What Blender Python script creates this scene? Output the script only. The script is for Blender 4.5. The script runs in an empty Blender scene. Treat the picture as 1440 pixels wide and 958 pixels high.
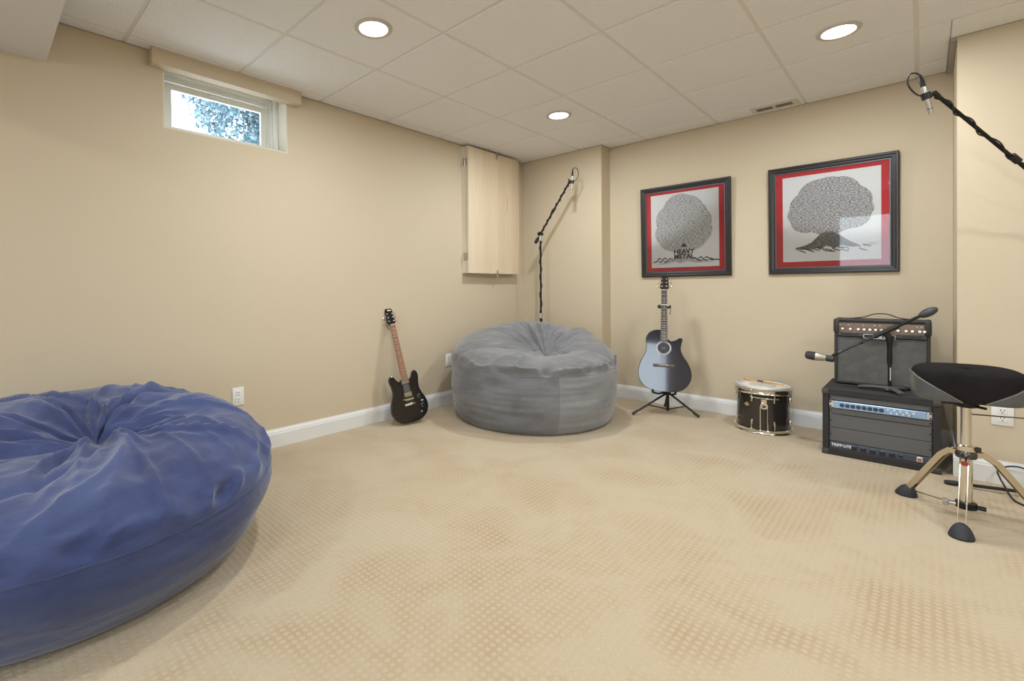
import bpy, bmesh, math, random
import numpy as np
from mathutils import Matrix, Vector, Euler

# ------------------------------------------------------------------ camera, world, light
sc = bpy.context.scene
C = sc.collection
R = math.radians
PI = math.pi
YAW, PITCH, ROLL, ZC = .7826, -.0079, -.0081, 1.0818
cd = bpy.data.cameras.new('camera'); cam = bpy.data.objects.new('camera', cd); C.objects.link(cam)
cd.sensor_width = 36; cd.sensor_fit = 'HORIZONTAL'; cd.lens = 668.4459 / 1440 * 36
cd.shift_x = (720 - 635.0618) / 1440; cd.shift_y = (412.118 - 479) / 1440
cd.clip_start = .02
_fw = Vector((-math.sin(YAW) * math.cos(PITCH), math.cos(YAW) * math.cos(PITCH), math.sin(PITCH)))
_r = Vector((math.cos(YAW), math.sin(YAW), 0)); _u = _r.cross(_fw)
_rt = _r * math.cos(ROLL) + _u * math.sin(ROLL); _up = _u * math.cos(ROLL) - _r * math.sin(ROLL)
cam.matrix_world = Matrix(((_rt.x, _up.x, -_fw.x, 0), (_rt.y, _up.y, -_fw.y, 0), (_rt.z, _up.z, -_fw.z, ZC), (0, 0, 0, 1)))
sc.camera = cam

w = bpy.data.worlds.new('sky'); sc.world = w; w.use_nodes = True
bg = w.node_tree.nodes['Background']; bg.inputs[0].default_value = (.80, .91, 1, 1); bg.inputs[1].default_value = 6.0
vs = sc.view_settings
vs.view_transform = 'Standard'; vs.look = 'None'; vs.gamma = 1; vs.use_curve_mapping = False; vs.exposure = 0.0
LAMP_W = 19.6

# ------------------------------------------------------------------ room numbers (metres, floor at 0)
H = 2.4804; XL = -3.1843; YB = 4.5138; YM = 4.3366; XM = -2.236; YR = 3.9218; XR = .132
XE = 2.7; YF = -3.0

def lin(c):
    return tuple(((v / 255) / 12.92 if v <= 10 else (((v / 255) + .055) / 1.055) ** 2.4) for v in c)

# ------------------------------------------------------------------ materials
MATS = {}
def pm(name, rgb, rough=.5, metal=0., bump=0., bscale=60., var=0., vscale=8., coat=0., stretch=None, spec=None):
    if name in MATS: return MATS[name]
    m = bpy.data.materials.new(name); m.use_nodes = True; nt = m.node_tree; b = nt.nodes['Principled BSDF']
    col = lin(rgb)
    b.inputs['Base Color'].default_value = (*col, 1); b.inputs['Roughness'].default_value = rough; b.inputs['Metallic'].default_value = metal
    if coat: b.inputs['Coat Weight'].default_value = coat; b.inputs['Coat Roughness'].default_value = .04
    if spec is not None: b.inputs['Specular IOR Level'].default_value = spec
    tc = nt.nodes.new('ShaderNodeTexCoord'); src = tc.outputs['Object']
    if stretch:
        mp = nt.nodes.new('ShaderNodeMapping'); mp.inputs['Scale'].default_value = stretch; nt.links.new(src, mp.inputs[0]); src = mp.outputs[0]
    if var:
        n = nt.nodes.new('ShaderNodeTexNoise'); n.inputs['Scale'].default_value = vscale; n.inputs['Detail'].default_value = 5; nt.links.new(src, n.inputs['Vector'])
        r = nt.nodes.new('ShaderNodeValToRGB')
        r.color_ramp.elements[0].position = .3; r.color_ramp.elements[1].position = .7
        r.color_ramp.elements[0].color = (*[v * (1 - var) for v in col], 1); r.color_ramp.elements[1].color = (*[min(1, v * (1 + var)) for v in col], 1)
        nt.links.new(n.outputs['Fac'], r.inputs[0]); nt.links.new(r.outputs[0], b.inputs['Base Color'])
    if bump:
        n2 = nt.nodes.new('ShaderNodeTexNoise'); n2.inputs['Scale'].default_value = bscale; n2.inputs['Detail'].default_value = 4; nt.links.new(src, n2.inputs['Vector'])
        bp = nt.nodes.new('ShaderNodeBump'); bp.inputs['Strength'].default_value = bump; bp.inputs['Distance'].default_value = .01
        nt.links.new(n2.outputs['Fac'], bp.inputs['Height']); nt.links.new(bp.outputs[0], b.inputs['Normal'])
    MATS[name] = m
    return m

def emis(name, rgb, s):
    m = bpy.data.materials.new(name); m.use_nodes = True; b = m.node_tree.nodes['Principled BSDF']
    b.inputs['Base Color'].default_value = (.9, .9, .9, 1); b.inputs['Emission Color'].default_value = (*rgb, 1); b.inputs['Emission Strength'].default_value = s
    return m

def glass(name, tint=(1, 1, 1), refl=.5):
    m = bpy.data.materials.new(name); m.use_nodes = True; nt = m.node_tree; nt.nodes.clear()
    o = nt.nodes.new('ShaderNodeOutputMaterial'); t = nt.nodes.new('ShaderNodeBsdfTransparent'); t.inputs[0].default_value = (*tint, 1)
    g = nt.nodes.new('ShaderNodeBsdfGlossy'); g.inputs['Roughness'].default_value = .02
    f = nt.nodes.new('ShaderNodeFresnel'); f.inputs[0].default_value = 1.45
    mu = nt.nodes.new('ShaderNodeMath'); mu.operation = 'MULTIPLY'; mu.inputs[1].default_value = refl
    x = nt.nodes.new('ShaderNodeMixShader')
    nt.links.new(f.outputs[0], mu.inputs[0]); nt.links.new(mu.outputs[0], x.inputs[0]); nt.links.new(t.outputs[0], x.inputs[1]); nt.links.new(g.outputs[0], x.inputs[2]); nt.links.new(x.outputs[0], o.inputs[0])
    return m

def carpet():
    m = bpy.data.materials.new('patterned_carpet'); m.use_nodes = True; nt = m.node_tree; b = nt.nodes['Principled BSDF']; L = nt.links.new
    N = lambda t: nt.nodes.new(t)
    b.inputs['Roughness'].default_value = .95; b.inputs['Specular IOR Level'].default_value = .15
    b.inputs['Sheen Weight'].default_value = .25; b.inputs['Sheen Roughness'].default_value = .6
    tc = N('ShaderNodeTexCoord')
    wob = N('ShaderNodeTexNoise'); wob.inputs['Scale'].default_value = 14; wob.inputs['Detail'].default_value = 2; L(tc.outputs['Object'], wob.inputs['Vector'])
    ws = N('ShaderNodeVectorMath'); ws.operation = 'SCALE'; ws.inputs['Scale'].default_value = .012; L(wob.outputs['Color'], ws.inputs[0])
    wa = N('ShaderNodeVectorMath'); wa.operation = 'ADD'; L(tc.outputs['Object'], wa.inputs[0]); L(ws.outputs[0], wa.inputs[1])
    sc_ = N('ShaderNodeVectorMath'); sc_.operation = 'SCALE'; sc_.inputs['Scale'].default_value = 1 / .026; L(wa.outputs[0], sc_.inputs[0])
    fr = N('ShaderNodeVectorMath'); fr.operation = 'FRACTION'; L(sc_.outputs[0], fr.inputs[0])
    sb = N('ShaderNodeVectorMath'); sb.operation = 'SUBTRACT'; sb.inputs[1].default_value = (.5, .5, 0); L(fr.outputs[0], sb.inputs[0])
    mz = N('ShaderNodeVectorMath'); mz.operation = 'MULTIPLY'; mz.inputs[1].default_value = (1, 1, 0); L(sb.outputs[0], mz.inputs[0])
    ln = N('ShaderNodeVectorMath'); ln.operation = 'LENGTH'; L(mz.outputs[0], ln.inputs[0])
    dot = N('ShaderNodeMapRange'); dot.interpolation_type = 'SMOOTHSTEP'; dot.inputs['From Min'].default_value = .46; dot.inputs['From Max'].default_value = .2
    dot.inputs['To Min'].default_value = 0; dot.inputs['To Max'].default_value = .78; L(ln.outputs['Value'], dot.inputs['Value'])
    # brushed patches where the pile hides the pattern
    n1 = N('ShaderNodeTexNoise'); n1.inputs['Scale'].default_value = 2.6; n1.inputs['Detail'].default_value = 6; n1.inputs['Roughness'].default_value = .62; n1.inputs['Distortion'].default_value = .5; L(tc.outputs['Object'], n1.inputs['Vector'])
    r1 = N('ShaderNodeMapRange'); r1.inputs['From Min'].default_value = .36; r1.inputs['From Max'].default_value = .58; L(n1.outputs['Fac'], r1.inputs['Value'])
    n2 = N('ShaderNodeTexNoise'); n2.inputs['Scale'].default_value = 1.3; n2.inputs['Detail'].default_value = 3; L(tc.outputs['Object'], n2.inputs['Vector'])
    n3 = N('ShaderNodeTexNoise'); n3.inputs['Scale'].default_value = 260; n3.inputs['Detail'].default_value = 2; L(tc.outputs['Object'], n3.inputs['Vector'])
    ground = N('ShaderNodeMixRGB'); ground.inputs[1].default_value = (*lin((166, 140, 108)), 1); ground.inputs[2].default_value = (*lin((177, 157, 126)), 1); L(n2.outputs['Fac'], ground.inputs[0])
    pat = N('ShaderNodeMixRGB'); pat.inputs[2].default_value = (*lin((189, 171, 141)), 1); L(dot.outputs[0], pat.inputs[0]); L(ground.outputs[0], pat.inputs[1])
    br = N('ShaderNodeMixRGB'); br.inputs[2].default_value = (*lin((185, 168, 141)), 1)
    mm = N('ShaderNodeMath'); mm.operation = 'MULTIPLY'; mm.inputs[1].default_value = .9; L(r1.outputs[0], mm.inputs[0]); L(mm.outputs[0], br.inputs[0]); L(pat.outputs[0], br.inputs[1])
    gr = N('ShaderNodeMixRGB'); gr.blend_type = 'MULTIPLY'; gr.inputs[0].default_value = .35; L(br.outputs[0], gr.inputs[1])
    rr = N('ShaderNodeMapRange'); rr.inputs['From Min'].default_value = .3; rr.inputs['From Max'].default_value = .7; rr.inputs['To Min'].default_value = .7; rr.inputs['To Max'].default_value = 1.15; L(n3.outputs['Fac'], rr.inputs['Value']); L(rr.outputs[0], gr.inputs[2])
    L(gr.outputs[0], b.inputs['Base Color'])
    bp = N('ShaderNodeBump'); bp.inputs['Strength'].default_value = .5; bp.inputs['Distance'].default_value = .004
    ad = N('ShaderNodeMath'); ad.operation = 'ADD'; L(dot.outputs[0], ad.inputs[0]); L(n3.outputs['Fac'], ad.inputs[1]); L(ad.outputs[0], bp.inputs['Height']); L(bp.outputs[0], b.inputs['Normal'])
    return m

def suede(name, dark, light, scale=3.0):
    m = bpy.data.materials.new(name); m.use_nodes = True; nt = m.node_tree; b = nt.nodes['Principled BSDF']; L = nt.links.new
    b.inputs['Roughness'].default_value = .85; b.inputs['Specular IOR Level'].default_value = .2
    b.inputs['Sheen Weight'].default_value = .35; b.inputs['Sheen Roughness'].default_value = .45
    tc = nt.nodes.new('ShaderNodeTexCoord'); mp = nt.nodes.new('ShaderNodeMapping'); mp.inputs['Scale'].default_value = (1, 1, 2.2); L(tc.outputs['Object'], mp.inputs[0])
    n = nt.nodes.new('ShaderNodeTexNoise'); n.inputs['Scale'].default_value = scale; n.inputs['Detail'].default_value = 7; n.inputs['Roughness'].default_value = .6; n.inputs['Distortion'].default_value = .4; L(mp.outputs[0], n.inputs['Vector'])
    r = nt.nodes.new('ShaderNodeValToRGB'); r.color_ramp.elements[0].position = .35; r.color_ramp.elements[1].position = .68
    r.color_ramp.elements[0].color = (*lin(dark), 1); r.color_ramp.elements[1].color = (*lin(light), 1); L(n.outputs['Fac'], r.inputs[0]); L(r.outputs[0], b.inputs['Base Color'])
    n2 = nt.nodes.new('ShaderNodeTexNoise'); n2.inputs['Scale'].default_value = 18; n2.inputs['Detail'].default_value = 6; L(mp.outputs[0], n2.inputs['Vector'])
    bp = nt.nodes.new('ShaderNodeBump'); bp.inputs['Strength'].default_value = .35; bp.inputs['Distance'].default_value = .012; L(n2.outputs['Fac'], bp.inputs['Height']); L(bp.outputs[0], b.inputs['Normal'])
    return m

def inked(name, paper, ink, sx, sz, thr, tint=None):
    """tiny rows of hand lettering, too small to read, inked on paper"""
    m = bpy.data.materials.new(name); m.use_nodes = True; nt = m.node_tree; b = nt.nodes['Principled BSDF']; L = nt.links.new
    b.inputs['Roughness'].default_value = .7
    tc = nt.nodes.new('ShaderNodeTexCoord'); mp = nt.nodes.new('ShaderNodeMapping'); mp.inputs['Scale'].default_value = (sx, 1, sz); L(tc.outputs['Object'], mp.inputs[0])
    n = nt.nodes.new('ShaderNodeTexNoise'); n.inputs['Scale'].default_value = 1; n.inputs['Detail'].default_value = 5; n.inputs['Roughness'].default_value = .75; L(mp.outputs[0], n.inputs['Vector'])
    r = nt.nodes.new('ShaderNodeValToRGB'); e = r.color_ramp.elements; e[0].position = thr - .07; e[0].color = (*lin(ink), 1); e[1].position = thr + .06; e[1].color = (*lin(paper), 1)
    L(n.outputs['Fac'], r.inputs[0]); L(r.outputs[0], b.inputs['Base Color'])
    return m

WALL = pm('tan_wall_paint', (203, 188, 163), .75, bump=.05, bscale=140)
WHITE = pm('white_trim_paint', (226, 226, 226), .4)
TILE = pm('ceiling_tile_white', (238, 239, 241), .95, bump=.7, bscale=95, var=.03, vscale=120)
TEE = pm('ceiling_tee_white', (222, 221, 216), .6)
SOFF = pm('soffit_paint', (218, 216, 216), .8, bump=.03, bscale=120)
BLACK = pm('black_metal', (22, 22, 24), .4, .3)
BLKPL = pm('black_plastic', (26, 26, 28), .45)
RUBBER = pm('grey_black_rubber', (44, 46, 50), .7, bump=.1, bscale=200)
CHROME = pm('chrome', (225, 222, 215), .12, 1.)
SILVER = pm('satin_silver', (205, 203, 200), .3, .9)
NICKEL = pm('nickel_hinge', (176, 174, 168), .4, .8)
OUTW = pm('outlet_white', (232, 231, 228), .35)
SLOT = pm('outlet_slot', (60, 55, 50), .6)

# ------------------------------------------------------------------ mesh helpers
class MB:
    def __init__(s): s.bm = bmesh.new()
    def box(s, c, d, bev=0., rot=None, seg=1):
        b = s.bm; n0 = set(b.verts)
        M = Matrix.Translation(c) @ (rot.to_4x4() if rot is not None else Matrix()) @ Matrix.Diagonal((*d, 1))
        r = bmesh.ops.create_cube(b, size=1, matrix=M)
        if bev:
            es = list({e for v in r['verts'] for e in v.link_edges})
            bmesh.ops.bevel(b, geom=es, offset=bev, offset_type='OFFSET', segments=seg, profile=.5, affect='EDGES', clamp_overlap=True)
        return s
    def rings(s, rings, closed=True, cap=True):
        b = s.bm; vs = [[b.verts.new(p) for p in r] for r in rings]; n = len(rings[0])
        for i in range(len(vs) - 1):
            for j in range(n if closed else n - 1):
                k = (j + 1) % n
                try: b.faces.new((vs[i][j], vs[i][k], vs[i + 1][k], vs[i + 1][j]))
                except ValueError: pass
        if cap:
            b.faces.new(vs[0][::-1]); b.faces.new(vs[-1])
        return s
    def tube(s, pts, r, n=8, cap=True, flat=None):
        pts = [Vector(p) for p in pts]; m = len(pts); rs = r if isinstance(r, (list, tuple)) else [r] * m
        T = [(pts[min(i + 1, m - 1)] - pts[max(i - 1, 0)]).normalized() for i in range(m)]
        a = T[0].orthogonal().normalized() if abs(T[0].z) > .9 else T[0].cross(Vector((0, 0, 1))).normalized()
        out = []
        for i in range(m):
            a = (a - T[i] * a.dot(T[i])).normalized(); c = T[i].cross(a)
            fa, fc = flat if flat else (1, 1)
            out.append([pts[i] + rs[i] * (a * math.cos(2 * PI * k / n) * fa + c * math.sin(2 * PI * k / n) * fc) for k in range(n)])
        return s.rings(out, True, cap)
    def cyl(s, p0, p1, r0, r1=None, n=16): return s.tube([p0, p1], [r0, r0 if r1 is None else r1], n)
    def strap(s, pts, wide, thick, side):
        """flat bar along pts; side = direction of its thin axis"""
        pts = [Vector(p) for p in pts]; side = Vector(side).normalized(); m = len(pts); out = []
        for i in range(m):
            t = (pts[min(i + 1, m - 1)] - pts[max(i - 1, 0)]).normalized(); c = t.cross(side).normalized()
            out.append([pts[i] + side * (a * thick / 2) + c * (b * wide / 2) for a, b in ((-1, -1), (1, -1), (1, 1), (-1, 1))])
        return s.rings(out)
    def lathe(s, prof, n=32, c=(0, 0, 0), M=None):
        out = []
        for r, z in prof:
            ring = [Vector((r * math.cos(2 * PI * k / n), r * math.sin(2 * PI * k / n), z)) for k in range(n)]
            out.append([(M @ p if M else p) + Vector(c) for p in ring])
        if prof[0][0] > 1e-6 and prof[-1][0] > 1e-6: out.append([p.copy() for p in out[0]])     # hollow ring: close the section
        return s.rings(out, True, False)
    def prism(s, poly, y0, y1):
        """polygon in (x, z), extruded along y"""
        return s.rings([[(x, y0, z) for x, z in poly], [(x, y1, z) for x, z in poly]])
    def ball(s, c, r, sx=1, sy=1, sz=1, u=14, v=9):
        bmesh.ops.create_uvsphere(s.bm, u_segments=u, v_segments=v, radius=r, matrix=Matrix.Translation(c) @ Matrix.Diagonal((sx, sy, sz, 1)))
        return s
    def mesh(s, name, mat, smooth=35):
        bmesh.ops.remove_doubles(s.bm, verts=s.bm.verts, dist=1e-6); bmesh.ops.recalc_face_normals(s.bm, faces=s.bm.faces)
        me = bpy.data.meshes.new(name); s.bm.to_mesh(me); s.bm.free(); me.materials.append(mat)
        if smooth:
            me.polygons.foreach_set('use_smooth', [True] * len(me.polygons)); me.set_sharp_from_angle(angle=R(smooth))
        return me
    def obj(s, name, mat, parent=None, smooth=35, label=None):
        return link(name, s.mesh(name, mat, smooth), parent, label)

def link(name, me, parent=None, label=None):
    o = bpy.data.objects.new(name, me); C.objects.link(o)
    if parent is not None: o.parent = parent
    if label: o['label'] = label
    return o
def tag(o, label, cat, group=None):
    o['label'] = label; o['category'] = cat
    if group: o['group'] = group
    return o
def thing(name, label, cat, loc=(0, 0, 0), rot=(0, 0, 0), group=None):
    o = bpy.data.objects.new(name, None); C.objects.link(o); o.location = loc; o.rotation_euler = rot; o.empty_display_size = .05
    return tag(o, label, cat, group)
def struct(o): o['kind'] = 'structure'; return o

def spline(pts, n=8, closed=True):
    """Catmull-Rom through 2D/3D points"""
    P = [np.array(p, float) for p in pts]; m = len(P); out = []
    for i in range(m if closed else m - 1):
        g = (lambda k: P[k % m]) if closed else (lambda k: P[min(max(k, 0), m - 1)])
        a, b, c, d = g(i - 1), g(i), g(i + 1), g(i + 2)
        for k in range(n):
            t = k / n
            out.append(tuple(.5 * (2 * b + (c - a) * t + (2 * a - 5 * b + 4 * c - d) * t * t + (3 * b - a - 3 * c + d) * t ** 3)))
    if not closed: out.append(tuple(P[-1]))
    return out

def text(s, size, depth, name, mat, parent, loc, bold=0.):
    """lettering standing in the x-z plane, facing -y, centred on loc"""
    cu = bpy.data.curves.new('lettering', 'FONT'); cu.body = s; cu.size = size; cu.extrude = depth; cu.align_x = 'CENTER'; cu.align_y = 'CENTER'; cu.offset = bold; cu.resolution_u = 3
    t = bpy.data.objects.new('lettering', cu); C.objects.link(t); bpy.context.view_layer.update()
    me = bpy.data.meshes.new_from_object(t.evaluated_get(bpy.context.evaluated_depsgraph_get()))
    bpy.data.objects.remove(t); me.transform(Matrix.Translation(loc) @ Matrix.Rotation(PI / 2, 4, 'X')); me.materials.clear(); me.materials.append(mat)
    return link(name, me, parent)

_rs = np.random.RandomState(7); _perm = _rs.permutation(256); _perm = np.concatenate([_perm, _perm, _perm]); _grad = _rs.normal(size=(256, 3))
def perlin(p):
    p = np.asarray(p, float); i = np.floor(p).astype(int); f = p - i; i &= 255; u = f * f * f * (f * (f * 6 - 15) + 10); out = 0
    for dx in (0, 1):
        for dy in (0, 1):
            for dz in (0, 1):
                h = _perm[_perm[_perm[(i[..., 0] + dx) & 255] + ((i[..., 1] + dy) & 255)] + ((i[..., 2] + dz) & 255)]
                g = _grad[h]; d = f - np.array([dx, dy, dz])
                wt = (u[..., 0] if dx else 1 - u[..., 0]) * (u[..., 1] if dy else 1 - u[..., 1]) * (u[..., 2] if dz else 1 - u[..., 2])
                out = out + wt * (g * d).sum(-1)
    return out

# ------------------------------------------------------------------ floor and walls
fl = MB().box(((XL + XE) / 2, (YF + YB) / 2, -.06), (XE - XL + .6, YB - YF + .6, .12)).obj('floor', carpet(), smooth=0); struct(fl)
fl.location = (0, 0, 0)
WT = 2.64
WY0, WY1, WZ0, WZ1 = .80, 1.573, 2.049, 2.56          # window opening in the left wall
XO = XL - .34
m = MB()
def lw(y0, y1, z0, z1): m.box(((XL + XO) / 2, (y0 + y1) / 2, (z0 + z1) / 2), (XL - XO, y1 - y0, z1 - z0))
lw(YF - .2, WY0, 0, WT); lw(WY1, YB + .2, 0, WT); lw(WY0, WY1, 0, WZ0); lw(WY0, WY1, WZ1, WT)
struct(m.obj('wall_left', WALL, smooth=0))
struct(MB().box(((XL + XE) / 2, YB + .1, WT / 2), (XE - XL + .4, .2, WT)).obj('wall_back', WALL, smooth=0))
struct(MB().box(((XL + XM) / 2, (YM + YB) / 2 + .02, WT / 2), (XM - XL + .0, YB - YM + .04, WT)).obj('wall_corner', WALL, smooth=0))
struct(MB().box(((XR + XE) / 2 + .05, (YR + YB) / 2 + .02, WT / 2), (XE - XR + .1, YB - YR + .04, WT)).obj('wall_chase', WALL, smooth=0))
struct(MB().box((XE + .1, (YF + YB) / 2, WT / 2), (.2, YB - YF + .4, WT)).obj('wall_right', WALL, smooth=0))
# the wall behind the camera with a glazed patio door
DX0, DX1, DZ1 = -1.25, .62, 2.14
m = MB()
def rw(x0, x1, z0, z1): m.box(((x0 + x1) / 2, YF - .1, (z0 + z1) / 2), (x1 - x0, .2, z1 - z0))
rw(XL - .2, DX0, 0, WT); rw(DX1, XE + .2, 0, WT); rw(DX0, DX1, DZ1, WT)
struct(m.obj('wall_front', WALL, smooth=0))
GLASS = glass('window_glass')
d1 = bpy.data.objects.new('door_1', None); C.objects.link(d1); d1.location = ((DX0 + DX1) / 2, YF - .08, 0); struct(d1)
dw = DX1 - DX0
for s in (-1, 1):
    f = MB(); cx = s * dw / 4; hw = dw / 4
    for q in (-1, 1): f.box((cx + q * (hw - .035), 0, DZ1 / 2), (.07, .05, DZ1))
    for z in (.06, DZ1 - .04): f.box((cx, 0, z), (dw / 2 - .1, .05, .1))
    f.obj('sash', WHITE, d1, 0)
    MB().box((cx, 0, DZ1 / 2), (dw / 2 - .12, .008, DZ1 - .16)).obj('pane', GLASS, d1, 0)
struct(MB().box(((DX0 + DX1) / 2, YF - 1.6, -.1), (6, 2.8, .1)).obj('patio_ground', pm('patio_concrete', (190, 186, 178), .9, var=.1), smooth=0))

# baseboards
BP = [(0, 0), (.016, 0), (.016, .092), (.0135, .097), (.0135, .103), (.010, .112), (.006, .119), (.005, .1255), (0, .1255)]
def baseboard(name, a, b, n):
    """a, b: floor points on the wall; n: direction into the room"""
    mm = MB(); mm.rings([[(p[0] + n[0] * q, p[1] + n[1] * q, z) for q, z in BP] for p in (a, b)]); struct(mm.obj(name, WHITE, smooth=0))
baseboard('baseboard_left', (XL, YF), (XL, YM), (1, 0))
baseboard('baseboard_corner', (XL, YM), (XM + .016, YM), (0, -1))
baseboard('baseboard_corner_return', (XM, YM - .0), (XM, YB), (1, 0))
baseboard('baseboard_back', (XM, YB), (XR, YB), (0, -1))
baseboard('baseboard_chase_return', (XR, YR), (XR, YB), (-1, 0))
baseboard('baseboard_chase', (XR - .016, YR), (XE, YR), (0, -1))

# ------------------------------------------------------------------ ceiling: tees, proud tiles, borders
T = .61; GX0, GY0 = -1.8603, 1.8251
ceil = struct(MB().box(((XL + XE) / 2, (YF + YB) / 2, H + .09), (XE - XL + .6, YB - YF + .6, .12)).obj('ceiling', TEE, smooth=0))
gx = [GX0 + T * j for j in range(-2, 9) if XL < GX0 + T * j < XE]; gy = [GY0 + T * i for i in range(-8, 6) if YF < GY0 + T * i < YB]
TW = .024
for x in gx:
    y1 = YB if XM < x < XR else (YM if x <= XM else YR)
    MB().box((x, (YF + y1) / 2, H + .018), (TW, y1 - YF, .026)).obj('main_tee', TEE, ceil, 0)
for y in gy:
    x0, x1 = (XL if y < YM else XM), (XE if y < YR else XR)
    MB().box(((x0 + x1) / 2, y, H + .0185), (x1 - x0, TW, .025)).obj('cross_tee', TEE, ceil, 0)
tile_mesh = {}
def tile(x0, x1, y0, y1):
    if x1 - x0 < .02 or y1 - y0 < .02: return
    k = (round(x1 - x0, 3), round(y1 - y0, 3))
    if k not in tile_mesh:
        tile_mesh[k] = MB().box((0, 0, .0125), (k[0], k[1], .025), .004).mesh('ceiling_tile', TILE, 0)
    o = link('ceiling_tile', tile_mesh[k], ceil); o.location = ((x0 + x1) / 2, (y0 + y1) / 2, H)
G = TW / 2 - .003
xs = [XL - G + .004] + gx + [XE + G - .004]; ys = [YF - G + .004] + gy + [YB + G - .004]
for i in range(len(xs) - 1):
    for j in range(len(ys) - 1):
        x0, x1, y0, y1 = xs[i] + G, xs[i + 1] - G, ys[j] + G, ys[j + 1] - G
        if x1 <= XM + .05: y1 = min(y1, YM - .004)
        elif x0 < XM and y1 > YM:      # tile notched round the corner bump: two cut pieces
            tile(x0, XM, y0, YM - .004); tile(XM + .002, x1, y0, y1); continue
        if x0 >= XR - .2 and x0 > XR: y1 = min(y1, YR - .004)
        elif x1 > XR and y1 > YR:
            tile(x0, XR - .028, y0, y1)
            if y0 < YR - .02: tile(XR - .026, x1, y0, YR - .004)
            continue
        tile(x0, x1, y0, y1)
# painted channel along the side of the chase, wall angles
ANG = pm('wall_angle_shadow_grey', (168, 163, 155), .6)  # on the wall angles this grey paints the thin shadow line under the ceiling
struct(MB().box((XR - .014, (YR + YB) / 2, H - .002), (.026, YB - YR, .03)).obj('trim_1', ANG, smooth=0))
def angle(name, c, d): struct(MB().box(c, d).obj(name, ANG, smooth=0))
angle('trim_2', (XL + .006, (YF + YM) / 2, H - .001), (.012, YM - YF, .003)); angle('trim_3', ((XL + XM) / 2, YM - .005, H - .001), (XM - XL, .01, .003))
angle('trim_4', ((XM + XR) / 2, YB - .005, H - .001), (XR - XM, .01, .003)); angle('trim_5', ((XR + XE) / 2, YR - .005, H - .001), (XE - XR, .01, .003))
angle('trim_6', (XM + .005, (YM + YB) / 2, H - .001), (.01, YB - YM, .003))
# soffit dropped below the ceiling
YS, ZS = .275, 2.26
struct(MB().box((XL + .95, (YS - 1.2 + YS) / 2, (ZS + H) / 2 + .02), (1.9, 1.2, H - ZS + .04)).obj('ceiling_soffit', SOFF, smooth=0))

# ------------------------------------------------------------------ window in the left wall
win = bpy.data.objects.new('window_1', None); C.objects.link(win); win.location = (XL, (WY0 + WY1) / 2, WZ0); win.rotation_euler = (0, 0, PI / 2); struct(win)
ww = WY1 - WY0; VIN = pm('window_vinyl', (222, 222, 216), .35); JAMB = pm('jamb_paint', (214, 208, 190), .6)
wz = H - WZ0
for s in (-1, 1): MB().box((s * (ww / 2 - .004), .11, wz / 2), (.008, .22, wz)).obj('jamb', JAMB, win, 0)
MB().box((0, .11, .004), (ww - .016, .22, .008)).obj('sill', JAMB, win, 0)
FD = .215      # frame plane behind the wall face
def rect_frame(name, x, z0, z1, wid, y0, y1, mat, bot=None):
    f = MB(); b_ = wid if bot is None else bot
    for s in (-1, 1): f.box((s * (x - wid / 2), (y0 + y1) / 2, (z0 + z1) / 2), (wid, y1 - y0, z1 - z0))
    f.box((0, (y0 + y1) / 2, z1 - wid / 2), (2 * x - 2 * wid, y1 - y0, wid)); f.box((0, (y0 + y1) / 2, z0 + b_ / 2), (2 * x - 2 * wid, y1 - y0, b_))
    return f.obj(name, mat, win, 0)
rect_frame('window_frame', ww / 2 - .008, .008, wz - .0, .022, .13, .27, VIN)
rect_frame('window_stop', ww / 2 - .030, .02, wz - .022, .016, .165, .27, VIN)
rect_frame('window_track', ww / 2 - .046, .03, wz - .035, .012, .19, .27, VIN)
MB().box((0, .215, wz - .045), (ww - .1, .02, .05)).obj('header_rail', VIN, win, 0)
rect_frame('sash', ww / 2 - .058, .04, wz - .075, .042, .205, .226, VIN)
MB().box((0, .199, wz - .095), (.13, .014, .012), .003).obj('latch', VIN, win)
MB().box((0, .214, (wz - .035) / 2), (ww - .15, .006, wz - .15)).obj('pane', GLASS, win, 0)
val = struct(MB().box((XL + .037, (WY0 + WY1) / 2 + .0, 2.437), (.074, .915, .094), .003).obj('trim_7', WALL, smooth=0))

# outdoors: tree seen through the window
def tree_at(loc):
    t = thing('tree', 'leafy tree outside the small basement window', 'tree', loc)
    BARK = pm('bark', (110, 95, 80), .9, bump=.5, bscale=20)
    MB().tube([(0, 0, 0), (.1, 0, 2), (0, .1, 3.6), (.1, .1, 5)], [.22, .18, .13, .06], 10).obj('trunk', BARK, t)
    for a, l in ((.3, 1.6), (2.2, 1.8), (4.1, 1.5), (5.2, 1.7)):
        MB().tube([(.05, .05, 2.6), (math.cos(a) * l * .6, math.sin(a) * l * .6, 3.6), (math.cos(a) * l, math.sin(a) * l, 4.5)], [.09, .06, .02], 7).obj('branch', BARK, t)
    rs = np.random.RandomState(3); n = 60000
    c = rs.normal(size=(n, 3)); c /= np.linalg.norm(c, axis=1)[:, None]; c *= (rs.rand(n, 1) ** .4)
    c = c * [2.5, 2.5, 1.9] + [0, 0, 4.4]; c = c[perlin(c * 1.1 + 5) > -.3]; n = len(c)
    a = rs.normal(size=(n, 3)); a /= np.linalg.norm(a, axis=1)[:, None]; b = np.cross(a, rs.normal(size=(n, 3))); b /= np.linalg.norm(b, axis=1)[:, None]
    s = .032 + .035 * rs.rand(n, 1)
    v = np.stack([c - a * s, c + b * s * .5, c + a * s, c - b * s * .5], 1).reshape(-1, 3)
    me = bpy.data.meshes.new('foliage'); me.from_pydata(v.tolist(), [], (np.arange(n * 4).reshape(-1, 4)).tolist()); me.materials.append(pm('leaf_green', (96, 122, 132), .6))
    o = link('foliage', me, t); o['kind'] = 'stuff'
tree_at((-9.0, 5.05, .75))

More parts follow.
